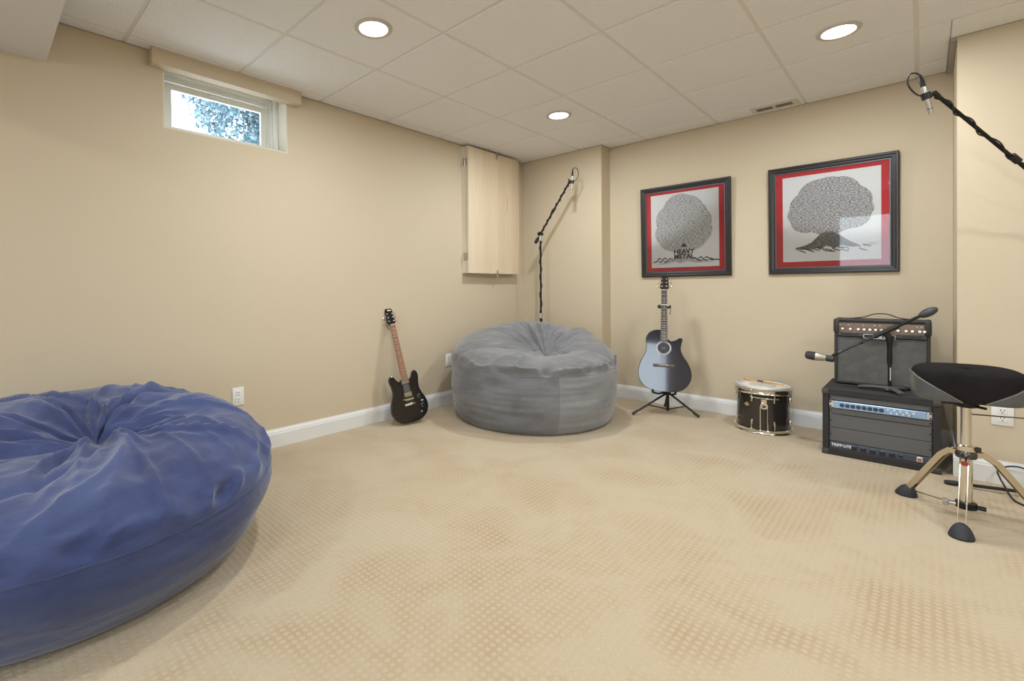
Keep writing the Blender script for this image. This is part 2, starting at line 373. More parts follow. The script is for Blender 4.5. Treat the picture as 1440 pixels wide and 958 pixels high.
# ------------------------------------------------------------------ recessed lights
LENS = emis('lamp_lens_glow', (1, .97, .92), 12)
RING = pm('lamp_trim_white', (200, 195, 188), .5)
def downlight(x, y, label):
    t = thing('recessed_light', label, 'ceiling light', (x, y, H), group='round recessed ceiling lights')
    MB().lathe([(.074, -.002), (.076, -.007), (.084, -.010), (.097, -.007), (.101, -.001), (.101, .0), (.074, .0)], 40).obj('trim_ring', RING, t)
    MB().lathe([(.0, -.0045), (.04, -.0045), (.074, -.003), (.074, -.001), (0, -.001)], 40).obj('lens', LENS, t)
    ld = bpy.data.lights.new('lamp', 'AREA'); ld.shape = 'DISK'; ld.size = .14; ld.energy = LAMP_W; ld.color = (.92, .975, 1)
    lo = bpy.data.objects.new('lamp', ld); C.objects.link(lo); lo.parent = t; lo.location = (0, 0, -.014)
downlight(-2.087, 1.523, 'lit recessed light in the ceiling, the one nearest the small window')
downlight(-2.093, 3.348, 'lit recessed light in the ceiling, the one nearest the grey bean bag')
downlight(-.333, 3.359, 'lit recessed light in the ceiling near the air vent and the wide framed tree print')
for x, y in ((-.333, 1.523), (1.45, .6), (1.45, 2.44), (-2.09, -1.6), (-.333, -1.6), (1.45, -1.6)):  # unseen lamps, added outside the view to light the room
    downlight(x, y, 'unseen recessed light added in the ceiling to light the open part of the room')

# ceiling vent
vt = thing('air_vent', 'white slotted air register in the ceiling border above the framed prints', 'vent', (-.822, 4.388, H))
MB().box((0, 0, -.003), (.31, .13, .006), .002).obj('faceplate', pm('vent_white', (214, 210, 203), .45), vt)
VD = pm('vent_dark_slot', (60, 57, 54), .7)
slat = MB().box((0, 0, 0), (.0045, .062, .003)).mesh('slot', VD, 0)
for k in range(13):
    o = link('slot', slat, vt); o.location = (-.115 + k * .0082, 0, -.0065)
for k in range(13):
    o = link('slot', slat, vt); o.location = (.012 + k * .0082, 0, -.0065)

# ------------------------------------------------------------------ outlets
def outlet(label, loc, rz, wide=1.):
    t = thing('wall_outlet', label, 'outlet', loc, (0, 0, rz), 'white wall outlets')
    MB().box((0, -.003, 0), (.074 * wide, .006, .118), .0025, seg=2).obj('cover_plate', OUTW, t)
    for z in (-.021, .021):
        f = MB().box((0, -.007, z), (.034, .004, .032), .0015).obj('receptacle', OUTW, t)
        for x in (-.0065, .0065): MB().box((x, -.0092, z + .004), (.0028, .001, .009)).obj('slot', SLOT, f, 0)
        MB().cyl((0, -.0088, z - .009), (0, -.0096, z - .009), .003, n=10).obj('ground_hole', SLOT, f, 0)
    MB().cyl((0, -.006, 0), (0, -.0075, 0), .003, n=10).obj('screw', OUTW, t)
outlet('white wall outlet on the window wall above the blue bean bag', (XL, 1.212, .392), PI / 2)
outlet('white wall outlet between the black electric guitar and the grey bean bag', (XL, 3.152, .416), PI / 2)
outlet('white wall outlet behind the drum throne', (.3, YR, .378), 0, 1.1)

# ------------------------------------------------------------------ wooden shutter panel
BIRCH = pm('birch_ply', (222, 193, 150), .5, var=.10, vscale=5, stretch=(9, 9, .5))
cab = thing('window_shutter', 'pale birch plywood shutter hung on the window wall in the corner', 'shutter', (XL, 3.75, 1.236), (0, 0, PI / 2))
CW, CH = .80, 1.222
cx0 = -.40
CASE = MB()
for s in (-1, 1): CASE.box((s * (CW / 2 - .012), -.024, CH / 2), (.024, .048, CH))
CASE.box((0, -.024, .012), (CW - .048, .048, .024)); CASE.box((0, -.024, CH - .012), (CW - .048, .048, .024))
CASE.obj('casing', pm('casing_white', (224, 218, 205), .5), cab, 0)
PL = []
for k in range(7):
    wv = [.10, .12, .115, .12, .11, .125, .11][k]; PL.append(wv)
x = -CW / 2
for k, wv in enumerate(PL):
    tone = [(220, 204, 178), (219, 201, 173), (216, 197, 168), (219, 201, 174), (214, 195, 167), (218, 199, 171), (211, 191, 164)][k]
    MB().box((x + wv / 2, -.069, CH / 2), (wv - .0006, .038, CH), .0006).obj('board', pm('birch_%d' % k, tone, .5, var=.05, vscale=4, stretch=(14, 14, .5)), cab, 0)
    x += wv
MB().box((.2, -.0885, .72), (.008, .001, .16)).obj('grain_streak', pm('birch_dark_streak', (196, 164, 134), .55), cab, 0)
for z in (.16, 1.07):
    h = MB().box((-CW / 2 - .002, -.049, z), (.004, .05, .075)).obj('hinge', NICKEL, cab, 0)
    MB().cyl((-CW / 2 - .006, -.05, z - .037), (-CW / 2 - .006, -.05, z + .037), .005, n=10).obj('hinge_pin', NICKEL, h)
for z, s in ((CH - .02, 1), (.0, -1)):
    l = MB().box((.03, -.0905, z), (.022, .006, .07), .002).obj('latch', NICKEL, cab)
    MB().cyl((.03, -.094, z + .0), (.03, -.108, z), .008, n=12).obj('latch_knob', NICKEL, l)
MB().box((-.03, -.075, -.006), (.14, .018, .010), .002).obj('latch_bar', NICKEL, cab)

# ------------------------------------------------------------------ framed prints
FRAME = pm('black_frame', (38, 37, 38), .3); LIP = pm('frame_inner_lip', (92, 96, 104), .3, .4)
MATR = pm('red_mat_board', (188, 34, 46), .8); PAPER = pm('white_print_paper', (222, 221, 220), .7)
PGLASS = glass('picture_glass', refl=1.0)
INK = pm('print_ink_dark', (62, 60, 58), .8)
def lobes(circs, n=220):
    cx = sum(c[0] for c in circs) / len(circs); cz = sum(c[1] for c in circs) / len(circs); out = []
    for k in range(n):
        a = 2 * PI * k / n; d = (math.cos(a), math.sin(a)); best = 0
        for x, z, r in circs:
            ox, oz = x - cx, z - cz; b = ox * d[0] + oz * d[1]; q = r * r - (ox * ox + oz * oz - b * b)
            if q > 0: best = max(best, b + math.sqrt(q))
        out.append((cx + best * d[0], cz + best * d[1]))
    return out
def picture(label, cx, pw, ph, W=.762, HT=.83, z0=1.18):
    t = thing('framed_print', label, 'picture', (cx, YB - .001, z0), (R(1.4), 0, 0))
    fw_ = .044
    prof = [(0, 0), (0, -.020), (.006, -.026), (.014, -.026), (.022, -.021), (.034, -.020), (.044, -.014), (.044, 0)]
    for (a, b, nx, nz) in (((-W / 2, 0), (W / 2, 0), 0, 1), ((W / 2, 0), (W / 2, HT), -1, 0), ((W / 2, HT), (-W / 2, HT), 0, -1), ((-W / 2, HT), (-W / 2, 0), 1, 0)):
        dx, dz = b[0] - a[0], b[1] - a[1]; l = math.hypot(dx, dz); dx /= l; dz /= l
        MB().rings([[(p[0] + nx * q + s * dx * q, y, p[1] + nz * q + s * dz * q) for q, y in prof] for p, s in ((a, 1), (b, -1))]).obj('frame_side', FRAME, t, 0)
    i = fw_ - .001
    lip = MB()
    for s in (-1, 1):
        lip.box((s * (W / 2 - fw_ - .003), -.0125, HT / 2), (.006, .006, HT - 2 * fw_)); lip.box((0, -.0125, HT / 2 + s * (HT / 2 - fw_ - .003)), (W - 2 * fw_ - .012, .006, .006))
    lip.obj('inner_lip', LIP, t, 0)
    MB().box((0, -.004, HT / 2), (W - 2 * i, .006, HT - 2 * i)).obj('mat_board', MATR, t, 0)
    pr = MB().box((0, -.0078, HT / 2 + .005), (pw, .0012, ph)).obj('print', PAPER, t, 0)
    MB().box((0, -.0125, HT / 2), (W - 2 * i - .012, .002, HT - 2 * i - .012)).obj('glass', PGLASS, t, 0)
    return t, pr, HT / 2 + .005
Y1 = -.0088
t, pr1, zc = picture('framed print of a tall lettered tree with HEAVY METAL on its trunk', -1.53, .575, .672)
c1 = lobes([(-.02, .16, .165), (-.10, .08, .15), (-.13, -.05, .13), (-.08, -.07, .16), (.08, .10, .15), (.13, .05, .13), (.14, -.04, .125), (.08, -.07, .155), (0, 0, .2), (.05, .16, .14)])
c1 = [(x * .93 - .01, z * .93 + zc + .022) for x, z in c1]
MB().prism(c1, Y1, Y1 + .0006).obj('tree_crown', inked('crown_lettering_a', (204, 203, 202), (70, 68, 68), 60, 190, .47), pr1, 0)
tr = [(-.06, -.20), (-.045, -.165), (-.02, -.15), (.0, -.145), (.02, -.15), (.04, -.165), (.06, -.20), (.08, -.235), (.14, -.262), (.24, -.285), (.10, -.288), (.03, -.27), (-.03, -.288), (-.08, -.27), (-.16, -.292), (-.25, -.293), (-.16, -.275), (-.10, -.25)]
MB().prism([(x, z + zc - .012) for x, z in tr], Y1 - .0004, Y1 + .0004).obj('tree_trunk', inked('trunk_hatching_a', (186, 184, 182), (120, 118, 116), 60, 60, .45), pr1, 0)
MB().prism([(-.025, zc - .155), (.028, zc - .155), (.012, zc - .125), (-.010, zc - .125)], Y1 - .0008, Y1 - .0003).obj('trunk_top', INK, pr1, 0)
for s, z in (('HEAVY', -.198), ('METAL', -.243)):
    text(s, .056, .0004, 'lettering', pm('print_letter_black', (38, 36, 36), .8), pr1, (.0, Y1 - .0009, zc + z), .0018)
rr = random.Random(5)
for k in range(7):
    a = -1 if k % 2 else 1; x = a * (.075 + .024 * k)
    MB().strap([(x, Y1 - .0004, zc - .262), (x + a * .02, Y1 - .0004, zc - .262 + rr.uniform(-.018, .02)), (x + a * .045, Y1 - .0004, zc - .278), (x + a * .075, Y1 - .0004, zc - .284)], .011, .0006, (0, 1, 0)).obj('tree_root', INK, pr1, 0)
for k in range(16):
    x, z = rr.uniform(-.2, .2), rr.uniform(-.1, .27)
    MB().prism([(x, z + zc), (x + .009, z + zc), (x + .008, z + zc + .007), (x + .001, z + zc + .008)], Y1 - .0004, Y1).obj('ink_mark', INK, pr1, 0)
t, pr2, zc = picture('framed print of a wide spreading lettered tree with gnarled roots', -.501, .575, .655)
c2 = lobes([(0, .12, .17), (-.06, .13, .15), (.07, .14, .14), (-.14, .06, .125), (-.19, -.01, .09), (-.15, -.06, .11), (.15, .07, .125), (.20, 0, .085), (.16, -.05, .105), (0, 0, .2), (-.05, -.06, .12), (.06, -.06, .12)])
c2 = [(x * .90 - .005, z * .88 + zc + .040) for x, z in c2]
MB().prism(c2, Y1, Y1 + .0006).obj('tree_crown', inked('crown_lettering_b', (208, 206, 204), (62, 60, 72), 80, 210, .50), pr2, 0)
tr = [(-.075, -.125), (-.05, -.10), (-.02, -.09), (.02, -.092), (.05, -.11), (.08, -.135), (.12, -.165), (.17, -.19), (.13, -.198), (.07, -.185), (.03, -.2), (-.02, -.185), (-.05, -.205), (-.09, -.195), (-.13, -.205), (-.20, -.205), (-.21, -.19), (-.16, -.18), (-.11, -.16)]
MB().prism([(x, z * 1.12 + zc - .008) for x, z in tr], Y1 - .0004, Y1 + .0004).obj('tree_trunk', inked('trunk_hatching_b', (118, 116, 114), (70, 68, 66), 40, 120, .5), pr2, 0)
for k in range(16):
    x = -.20 + k * .0255 + rr.uniform(-.015, .015); z = -.232 + rr.uniform(-.016, .016)
    MB().strap([(x, Y1 - .0003, zc + z), (x + .012, Y1 - .0003, zc + z - rr.uniform(-.006, .016)), (x + .035, Y1 - .0003, zc + z - rr.uniform(0, .016)), (x + rr.uniform(.04, .07), Y1 - .0003, zc + z - .018)], .0075, .0006, (0, 1, 0)).obj('tree_root', INK, pr2, 0)
for k in range(9):
    x = .19 + k * .0085
    MB().strap([(x, Y1 - .0003, zc - .222), (x + .006, Y1 - .0003, zc - .222 + rr.uniform(.005, .016)), (x + .008, Y1 - .0003, zc - .224)], .002, .0006, (0, 1, 0)).obj('signature_stroke', INK, pr2, 0)

# ------------------------------------------------------------------ bean bags
def bag(name, label, cen, front, back, nseam, phi, gather, folds, mats, seed, nap=None, zfold=1., cw_=0.):
    rs = np.random.RandomState(seed); nt, n = 320, 16
    F_, B_ = np.array(spline(front, n, False)), np.array(spline(back, n, False)); ns = len(F_); seam_i = nseam * n
    th = np.arange(nt) * 2 * PI / nt; wgt = .5 + .5 * np.cos(th - phi)
    prof = F_[:, None, :] * (1 - wgt)[None, :, None] + B_[:, None, :] * wgt[None, :, None]
    r, z = prof[..., 0].copy(), prof[..., 1].copy(); Rm = r.max(); th2 = np.broadcast_to(th, r.shape)
    i = np.arange(ns)[:, None]; top = np.clip((i - seam_i + 4) / 14., 0, 1); side = 1 - top
    # radial pleats running out of the gathered centre
    dz = np.zeros_like(r)
    for k in range(folds):
        a0 = rs.rand() * 2 * PI; sk = rs.normal() * .5; wd = rs.uniform(.025, .10); r0 = rs.uniform(.02, .25) * Rm; r1 = r0 + rs.uniform(.25, .95) * Rm; A = rs.uniform(.009, .030) * (1 if rs.rand() < .6 else -1)
        d = (th2 - a0 - sk * (r / Rm) + PI) % (2 * PI) - PI; wid = wd * (.35 + .65 * Rm * .35 / np.maximum(r, .06))
        dz += A * np.exp(-np.abs(d / wid) ** 1.3) * np.clip((r - r0 + .05) / .08, 0, 1) * np.clip((r1 - r) / .15, 0, 1)
    q = np.stack([r * np.cos(th2), r * np.sin(th2), z * 1.0], -1)
    wr = 1 - np.abs(perlin(q * np.array([4.5, 4.5, 9]) + seed)) * 2.2; wr2 = perlin(q * np.array([11, 11, 22]) + seed * 3)
    wr3 = 1 - np.abs(perlin(q * np.array([9, 9, 14]) + seed * 5)) * 3
    dz += top * (.007 * wr + .004 * wr2 + .0022 * wr3) * np.clip(r / .15, 0, 1)
    sw = perlin(q * np.array([2.2, 2.2, 7]) + seed * 2) * .014 + perlin(q * np.array([3, 3, 24]) + seed) * .005
    low = np.clip(z / .08, 0, 1)
    # crumples where the lid is drawn in just above the seam
    rim = np.exp(-((i - seam_i - 9) / 7.) ** 2); crum = (1 - np.abs(perlin(np.stack([th2 * 5 + r * 6, r * 5, z * 9 + seed], -1))) * 3) * .022 * rim * (1 - cw_ * np.clip(.5 + .9 * np.cos(th2 - 2.9), 0, 1))
    r2 = r + side * sw * low + crum * .8 * zfold
    z2 = z + dz * top * zfold + crum * (.5 + .9 * cw_ * np.clip(np.cos(th2 + .75), 0, 1)) * zfold
    calm = cw_ * np.clip(.4 + .9 * np.cos(th2 - 2.9), 0, 1); z2 = z2 - .65 * calm * dz * top * np.clip((r / Rm - .45) / .2, 0, 1)
    gi = np.clip(1 - r / Rm, 0, 1) ** 1.6 * top
    X = r2 * np.cos(th2) + gather[0] * gi; Y = r2 * np.sin(th2) + gather[1] * gi; Z = np.maximum(z2, 0)
    V = np.stack([X, Y, Z], -1)
    t = thing(name, label, 'bean bag', (*cen, 0))
    def sub(nm, mat, i0, i1, j0, j1, lb=None):
        jj = [(j % nt) for j in range(j0, j1 + 1)]; G_ = V[i0:i1 + 1][:, jj]; a, b = G_.shape[:2]; idx = np.arange(a * b).reshape(a, b)
        f = np.stack([idx[:-1, :-1], idx[:-1, 1:], idx[1:, 1:], idx[1:, :-1]], -1).reshape(-1, 4)
        me = bpy.data.meshes.new(nm); me.from_pydata(G_.reshape(-1, 3).tolist(), [], f.tolist()); me.materials.append(mat); me.polygons.foreach_set('use_smooth', [True] * len(me.polygons))
        bm_ = bmesh.new(); bm_.from_mesh(me); bmesh.ops.remove_doubles(bm_, verts=bm_.verts, dist=1e-5); bm_.to_mesh(me); bm_.free()
        return link(nm, me, t, lb)
    sub('top_panel', mats[0], seam_i, ns - 1, 0, nt)
    edges = nap or [(0, nt, 1)]
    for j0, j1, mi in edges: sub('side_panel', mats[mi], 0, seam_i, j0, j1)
    MB().tube([tuple(V[seam_i, j % nt]) for j in range(0, nt + 1, 2)], .0035, 6).obj('seam', mats[1], t)
    MB().tube([tuple(V[int(n * 1.6), j % nt] + np.array([0, 0, .004])) for j in range(0, nt + 1, 2)], .004, 6).obj('bottom_seam', mats[1], t)
    return t
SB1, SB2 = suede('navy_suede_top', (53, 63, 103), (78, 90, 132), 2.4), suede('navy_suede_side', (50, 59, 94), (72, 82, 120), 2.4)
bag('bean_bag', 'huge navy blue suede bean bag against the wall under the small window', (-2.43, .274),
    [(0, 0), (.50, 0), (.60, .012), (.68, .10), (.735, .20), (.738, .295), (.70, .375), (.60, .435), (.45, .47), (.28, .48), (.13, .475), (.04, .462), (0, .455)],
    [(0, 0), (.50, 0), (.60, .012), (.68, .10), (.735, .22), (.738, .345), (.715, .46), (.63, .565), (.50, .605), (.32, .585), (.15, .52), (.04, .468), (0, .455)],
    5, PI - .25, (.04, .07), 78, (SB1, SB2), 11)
SG1, SG2, SG3 = suede('grey_suede_top', (106, 106, 108), (128, 127, 129), 3), suede('grey_suede_side', (102, 103, 107), (127, 128, 131), 3), suede('grey_suede_light_nap', (122, 124, 127), (140, 141, 144), 3)
bag('bean_bag', 'round grey suede bean bag in the corner in front of the microphone stand', (-2.395, 3.383),
    [(0, 0), (.52, 0), (.62, .012), (.665, .08), (.69, .20), (.69, .34), (.675, .44), (.655, .495), (.58, .535), (.44, .55), (.28, .53), (.13, .505), (.04, .49), (0, .485)],
    [(0, 0), (.52, 0), (.62, .012), (.665, .08), (.69, .22), (.695, .40), (.69, .54), (.665, .63), (.58, .72), (.44, .765), (.28, .735), (.13, .62), (.04, .52), (0, .485)],
    6, 2.45, (.09, .085), 72, (SG1, SG2, SG3), 23, nap=[(286, 286 + 61, 2), (286 + 61, 286 + 320, 1)], cw_=1.)

# ------------------------------------------------------------------ guitars
FRETW = pm('fret_nickel', (200, 196, 186), .3, .9); PEARL = pm('pearl_inlay', (226, 222, 208), .3)
STRING = pm('guitar_string', (190, 184, 170), .3, .9)
def neck_parts(t, z0, zn, w0, w1, y, board, shaft, nfret, scale):
    """fretboard from z0 up to the nut zn, its front at y"""
    MB().rings([[(-w0, y, z0), (w0, y, z0), (w0, y + .007, z0), (-w0, y + .007, z0)], [(-w1, y, zn), (w1, y, zn), (w1, y + .007, zn), (-w1, y + .007, zn)]]).obj('fretboard', board, t, 0)
    rings = []
    for k in range(6):
        f = k / 5; z = z0 + .04 + (zn - z0 - .04) * f; wv = (w0 + (w1 - w0) * f) * .98; dp = .024 - .006 * f
        rings.append([(wv * math.cos(a), y + .007 + dp * math.sin(a), z) for a in np.linspace(0, PI, 10)])
    MB().rings(rings).obj('neck', shaft, t)
    fm = {}
    for k in range(1, nfret + 1):
        z = zn - scale * (1 - 2 ** (-k / 12))
        if z < z0 + .004: break
        wv = w0 + (w1 - w0) * (z - z0) / (zn - z0)
        MB().box((0, y - .0006, z), (2 * wv, .0016, .0022)).obj('fret', FRETW, t, 0)
        if k in (3, 5, 7, 9, 12, 15, 17, 19):
            zz = z + scale * (2 ** (-(k - 1) / 12) - 2 ** (-k / 12)) / 2
            MB().cyl((0, y + .0005, zz), (0, y - .0006, zz), .0034, n=10).obj('inlay_dot', PEARL, t, 0)
    MB().box((0, y - .001, zn + .002), (2 * w1, .008, .005)).obj('nut', PEARL, t, 0)
def tuner(t, x, z, y, s, metal):
    o = MB().cyl((x, y, z), (x, y - .014, z), .0045, n=10).obj('tuning_peg', metal, t)
    MB().cyl((x, y - .0005, z), (x, y - .003, z), .008, n=12).obj('peg_washer', metal, o)
    MB().cyl((x, y + .017, z), (x + s * .028, y + .017, z), .003, n=8).obj('peg_shaft', metal, o)
    MB().ball((x + s * .034, y + .017, z), .009, .9, .5, 1.1, 10, 7).obj('peg_button', metal, o)

# black double-horned electric, leaning on the window wall
GBLK = pm('gloss_black_lacquer', (14, 14, 16), .12, coat=.6)
LEAN = R(15.3)
el = thing('electric_guitar', 'black double horned electric guitar leaning on the wall below the shutter', 'guitar', (-2.915, 2.478, .016), (-LEAN, R(-6.2), PI / 2 - R(14))); el.rotation_mode = 'YXZ'
half = [(.0, 0), (.075, .006), (.135, .042), (.163, .10), (.157, .16), (.132, .215), (.118, .26), (.121, .305), (.130, .345), (.127, .383), (.107, .404), (.086, .392), (.071, .362), (.052, .341), (.028, .336)]
lh = [(-x, z * (1 if z < .3 else 1 - .03 * (z - .3) / .1)) for x, z in half[::-1]]
ol = spline(half, 6, False) + spline(lh, 6, False)[:-1]
def inset(poly, d):
    P = np.array(poly); nx = np.roll(P, -1, 0) - np.roll(P, 1, 0); nn = np.stack([nx[:, 1], -nx[:, 0]], 1); nn /= np.maximum(np.linalg.norm(nn, axis=1)[:, None], 1e-9)
    return (P - nn * d).tolist()
ar = sum(ol[i][0] * ol[(i + 1) % len(ol)][1] - ol[(i + 1) % len(ol)][0] * ol[i][1] for i in range(len(ol)))
sg = 1 if ar > 0 else -1
lay = [(.007, -.018), (.002, -.0155), (0, -.011), (0, .011), (.002, .0155), (.007, .018)]
MB().rings([[(x, y, z) for x, z in inset(ol, d * sg)] for d, y in lay]).obj('body', GBLK, el, 25)
ROSE = pm('rosewood_board', (150, 92, 62), .5, var=.15, vscale=8, stretch=(10, 10, 1))
MAHO = pm('neck_black', (24, 20, 18), .3)
neck_parts(el, .352, .802, .028, .0215, -.030, ROSE, MAHO, 22, .62)
hd = [(-.022, .80), (.022, .80), (.036, .832), (.030, .88), (.035, .92), (.030, .942), (.012, .948), (0, .940), (-.012, .948), (-.030, .942), (-.035, .92), (-.030, .88), (-.036, .832)]
hm = MB().prism(hd, -.0075, .0075); hm.bm.transform(Matrix.Translation((0, -.016, .80)) @ Matrix.Rotation(R(-9), 4, 'X') @ Matrix.Translation((0, 0, -.80)))
hs = hm.obj('headstock', GBLK, el, 0)
for k in range(3):
    for s in (-1, 1): tuner(el, s * .021, .835 + .032 * k, -.018 + .005 * (k + 1), s, CHROME)
MB().box((0, -.0170, .926), (.034, .003, .009), .001).obj('headstock_logo', PEARL, el, 0)
PUR = pm('pickup_ring', (20, 20, 22), .35)
for z in (.326, .222):
    r_ = MB().box((0, -.0205, z), (.088, .006, .040), .002).obj('pickup_ring', PUR, el)
    MB().box((0, -.025, z), (.069, .006, .034), .002).obj('pickup_cover', CHROME, r_)
MB().box((0, -.0186, .274), (.052, .002, .062)).obj('pickguard', pm('pickguard_grey', (92, 92, 94), .3), el, 0)
MB().box((0, -.027, .183), (.086, .014, .013), .003).obj('bridge', CHROME, el)
MB().box((0, -.026, .143), (.100, .014, .020), .006, seg=2).obj('tailpiece', CHROME, el)
KN = pm('knob_black', (24, 24, 26), .35)
for x, z in ((.098, .190), (.112, .112)):
    k_ = MB().lathe([(.0, -.0), (.0135, 0), (.013, .010), (.0105, .016), (0, .016)], 20, (x, -.018, z), Matrix.Rotation(PI / 2, 3, 'X')).obj('knob', KN, el)
    MB().lathe([(.0135, 0), (.0165, 0), (.0165, .002), (.0135, .002)], 20, (x, -.018, z), Matrix.Rotation(PI / 2, 3, 'X')).obj('knob_ring', SILVER, k_)
sw_ = MB().cyl((.112, -.018, .150), (.112, -.022, .150), .009, n=14).obj('toggle_switch', SILVER, el)
MB().cyl((.112, -.022, .150), (.116, -.036, .153), .003, n=8).obj('switch_tip', PEARL, sw_)
MB().cyl((.090, -.018, .066), (.090, -.0215, .066), .008, n=14).obj('output_jack', SILVER, el)
for s in (-1, 1): MB().cyl((s * .105, 0, .40 if s > 0 else .39), (s * .105, -.0, .414), .004, n=8).obj('strap_button', SILVER, el)
for k in range(6):
    f = (k - 2.5) / 2.5
    MB().cyl((f * .025, -.036, .143), (f * .017, -.033, .803), .0006, n=5).obj('string', STRING, el)

# dark blue acoustic-electric on a tripod stand
ABLU = pm('midnight_blue_gloss', (9, 16, 42), .08, coat=1., spec=.5); ABLU.node_tree.nodes['Principled BSDF'].inputs['Coat IOR'].default_value = 1.56
ABOWL = pm('roundback_black', (18, 18, 20), .35)
AT = R(8.6); ARZ = R(18.4)
ac = thing('acoustic_guitar', 'dark blue glossy cutaway acoustic guitar standing on a tripod stand', 'guitar', (-1.552, 4.085, .205), (-AT, 0, ARZ))
op = [(.0, 0), (.09, .004), (.165, .045), (.203, .115), (.203, .185), (.178, .25), (.142, .31), (.126, .36), (.133, .412), (.139, .445), (.118, .452), (.085, .432), (.05, .425), (.026, .445)]
oq = [(-.026, .520), (-.075, .516), (-.118, .492), (-.143, .445), (-.140, .385), (-.146, .325), (-.178, .26), (-.201, .185), (-.199, .11), (-.160, .043), (-.085, .004)]
ao = spline(op, 6, False)[:-1] + [op[-1]] + spline(oq + [(0, 0)], 6, False)[:-1]
ar = sum(ao[i][0] * ao[(i + 1) % len(ao)][1] - ao[(i + 1) % len(ao)][0] * ao[i][1] for i in range(len(ao))); sg = 1 if ar > 0 else -1
def blend(poly, k): cx, cz = 0, .25; return [(cx + (x - cx) * k, cz + (z - cz) * k) for x, z in poly]
MB().rings([[(x, y, z) for x, z in inset(ao, d * sg)] for d, y in ((.003, -.004), (0, -.002), (0, .006))]).obj('soundboard', ABLU, ac, 25)
MB().rings([[(x, y, z) for x, z in blend(ao, k)] for k, y in ((.995, .006), (.99, .03), (.955, .06), (.87, .09), (.72, .112), (.5, .125), (.2, .130))]).obj('bowl_back', ABOWL, ac, 60)
BIND = pm('body_binding', (60, 64, 72), .3)
MB().tube([(x, -.001, z) for x, z in inset(ao, .0005 * sg)] + [(ao[0][0], -.001, ao[0][1])], .0022, 5).obj('binding', BIND, ac)
Rx = Matrix.Rotation(PI / 2, 3, 'X')
MB().lathe([(.047, .0042), (.060, .0042), (.060, .0052), (.047, .0052)], 40, (-.004, 0, .366), Rx).obj('rosette', pm('rosette_pearl', (176, 178, 180), .3), ac)
MB().lathe([(0, .0042), (.047, .0042), (.047, .0046), (0, .0046)], 40, (-.004, 0, .366), Rx).obj('soundhole', pm('soundhole_dark', (16, 18, 22), .25), ac)
MB().lathe([(0, .0047), (.016, .0047), (.016, .0049), (0, .0049)], 30, (-.004, 0, .364), Matrix.Rotation(PI / 2, 3, 'X') @ Matrix.Diagonal((1, .55, 1))).obj('soundhole_reflection', pm('soundhole_reflection_pale', (92, 98, 108), .4), ac)  # pale disc paints a reflection into the dark soundhole
BRG = MB().box((-.003, -.010, .217), (.165, .012, .026), .004, seg=2).obj('bridge', pm('bridge_walnut', (86, 80, 78), .45), ac)
MB().box((-.003, -.017, .222), (.075, .004, .004)).obj('saddle', PEARL, BRG, 0)
EBON = pm('ebony_board', (58, 48, 48), .4)
neck_parts(ac, .422, .862, .028, .022, -.014, EBON, pm('acoustic_neck', (38, 30, 28), .4), 20, .645)
hd2 = [(-.023, .868), (.024, .868), (.036, .880), (.034, .925), (.030, .975), (.026, .992), (.004, .999), (-.016, .996), (-.026, .985), (-.027, .93), (-.034, .885)]
hm = MB().prism(hd2, -.008, .008); hm.bm.transform(Matrix.Translation((0, -.004, .865)) @ Matrix.Rotation(R(-8), 4, 'X') @ Matrix.Translation((0, 0, -.865)))
hm.obj('headstock', pm('headstock_dark', (30, 20, 20), .25), ac, 0)
for k in range(3):
    for s in (-1, 1): tuner(ac, s * .018, .895 + .032 * k, -.010 + .005 * (k + 1), s, CHROME)
for k in range(6):
    f = (k - 2.5) / 2.5
    MB().cyl((f * .026, -.019, .222), (f * .017, -.017, .864), .0006, n=5).obj('string', STRING, ac)
MB().box((0, -.020, .735), (.062, .012, .010), .003).obj('capo', SILVER, ac)
MB().box((-.034, -.008, .730), (.010, .03, .018), .003).obj('capo_lever', BLKPL, ac)
MB().cyl((.0, .06, -.004), (.0, .06, .002), .006, n=8).obj('strap_button', SILVER, ac)

gs = thing('guitar_stand', 'black folding tripod stand holding the acoustic guitar', 'guitar stand', (-1.553, 4.17, 0))
def rel(p, o): return (p[0] - o[0], p[1] - o[1], p[2])
g0 = (-1.553, 4.17)
hub = Vector((0, 0, .178))
MB().cyl((0, 0, .03), (0, 0, .20), .011, n=12).obj('centre_post', BLACK, gs)
MB().lathe([(0, .165), (.02, .165), (.024, .172), (.024, .19), (.016, .2), (0, .2)], 20).obj('hub', BLKPL, gs)
for fp in ((-1.758, 3.935), (-1.317, 4.215), (-1.665, 4.405)):
    d = Vector((fp[0] - g0[0], fp[1] - g0[1], 0)); n_ = d.normalized(); foot = d + Vector((0, 0, .011))
    MB().cyl(n_ * .016 + Vector((0, 0, .176)), foot, .0085, n=10).obj('leg', BLACK, gs)
    e = foot - n_ * .05 + Vector((0, 0, .034)) ; MB().cyl(foot - n_ * .045 + Vector((0, 0, .028)), foot, .0105, .0115, 10).obj('rubber_foot', BLKPL, gs)
    mid = n_ * .016 * .45 + Vector((0, 0, .176 * .45)) + foot * .55
    MB().cyl((0, 0, .042), mid, .005, n=8).obj('brace', BLACK, gs)
bk = Matrix.Rotation(ARZ, 3, 'Z') @ Vector((0, 1, 0)); fr_ = -bk; rgt = Matrix.Rotation(ARZ, 3, 'Z') @ Vector((1, 0, 0))
mast0 = Vector((0, 0, .19)); acl = Vector((-1.552 - g0[0], 4.085 - g0[1], .205))
acM = Matrix.Translation(acl) @ Euler((-AT, 0, ARZ)).to_matrix().to_4x4()
LP = lambda x, y, z: acM @ Vector((x, y, z))
ytop = LP(0, .03, .715)
mast_b = LP(0, .155, .16)
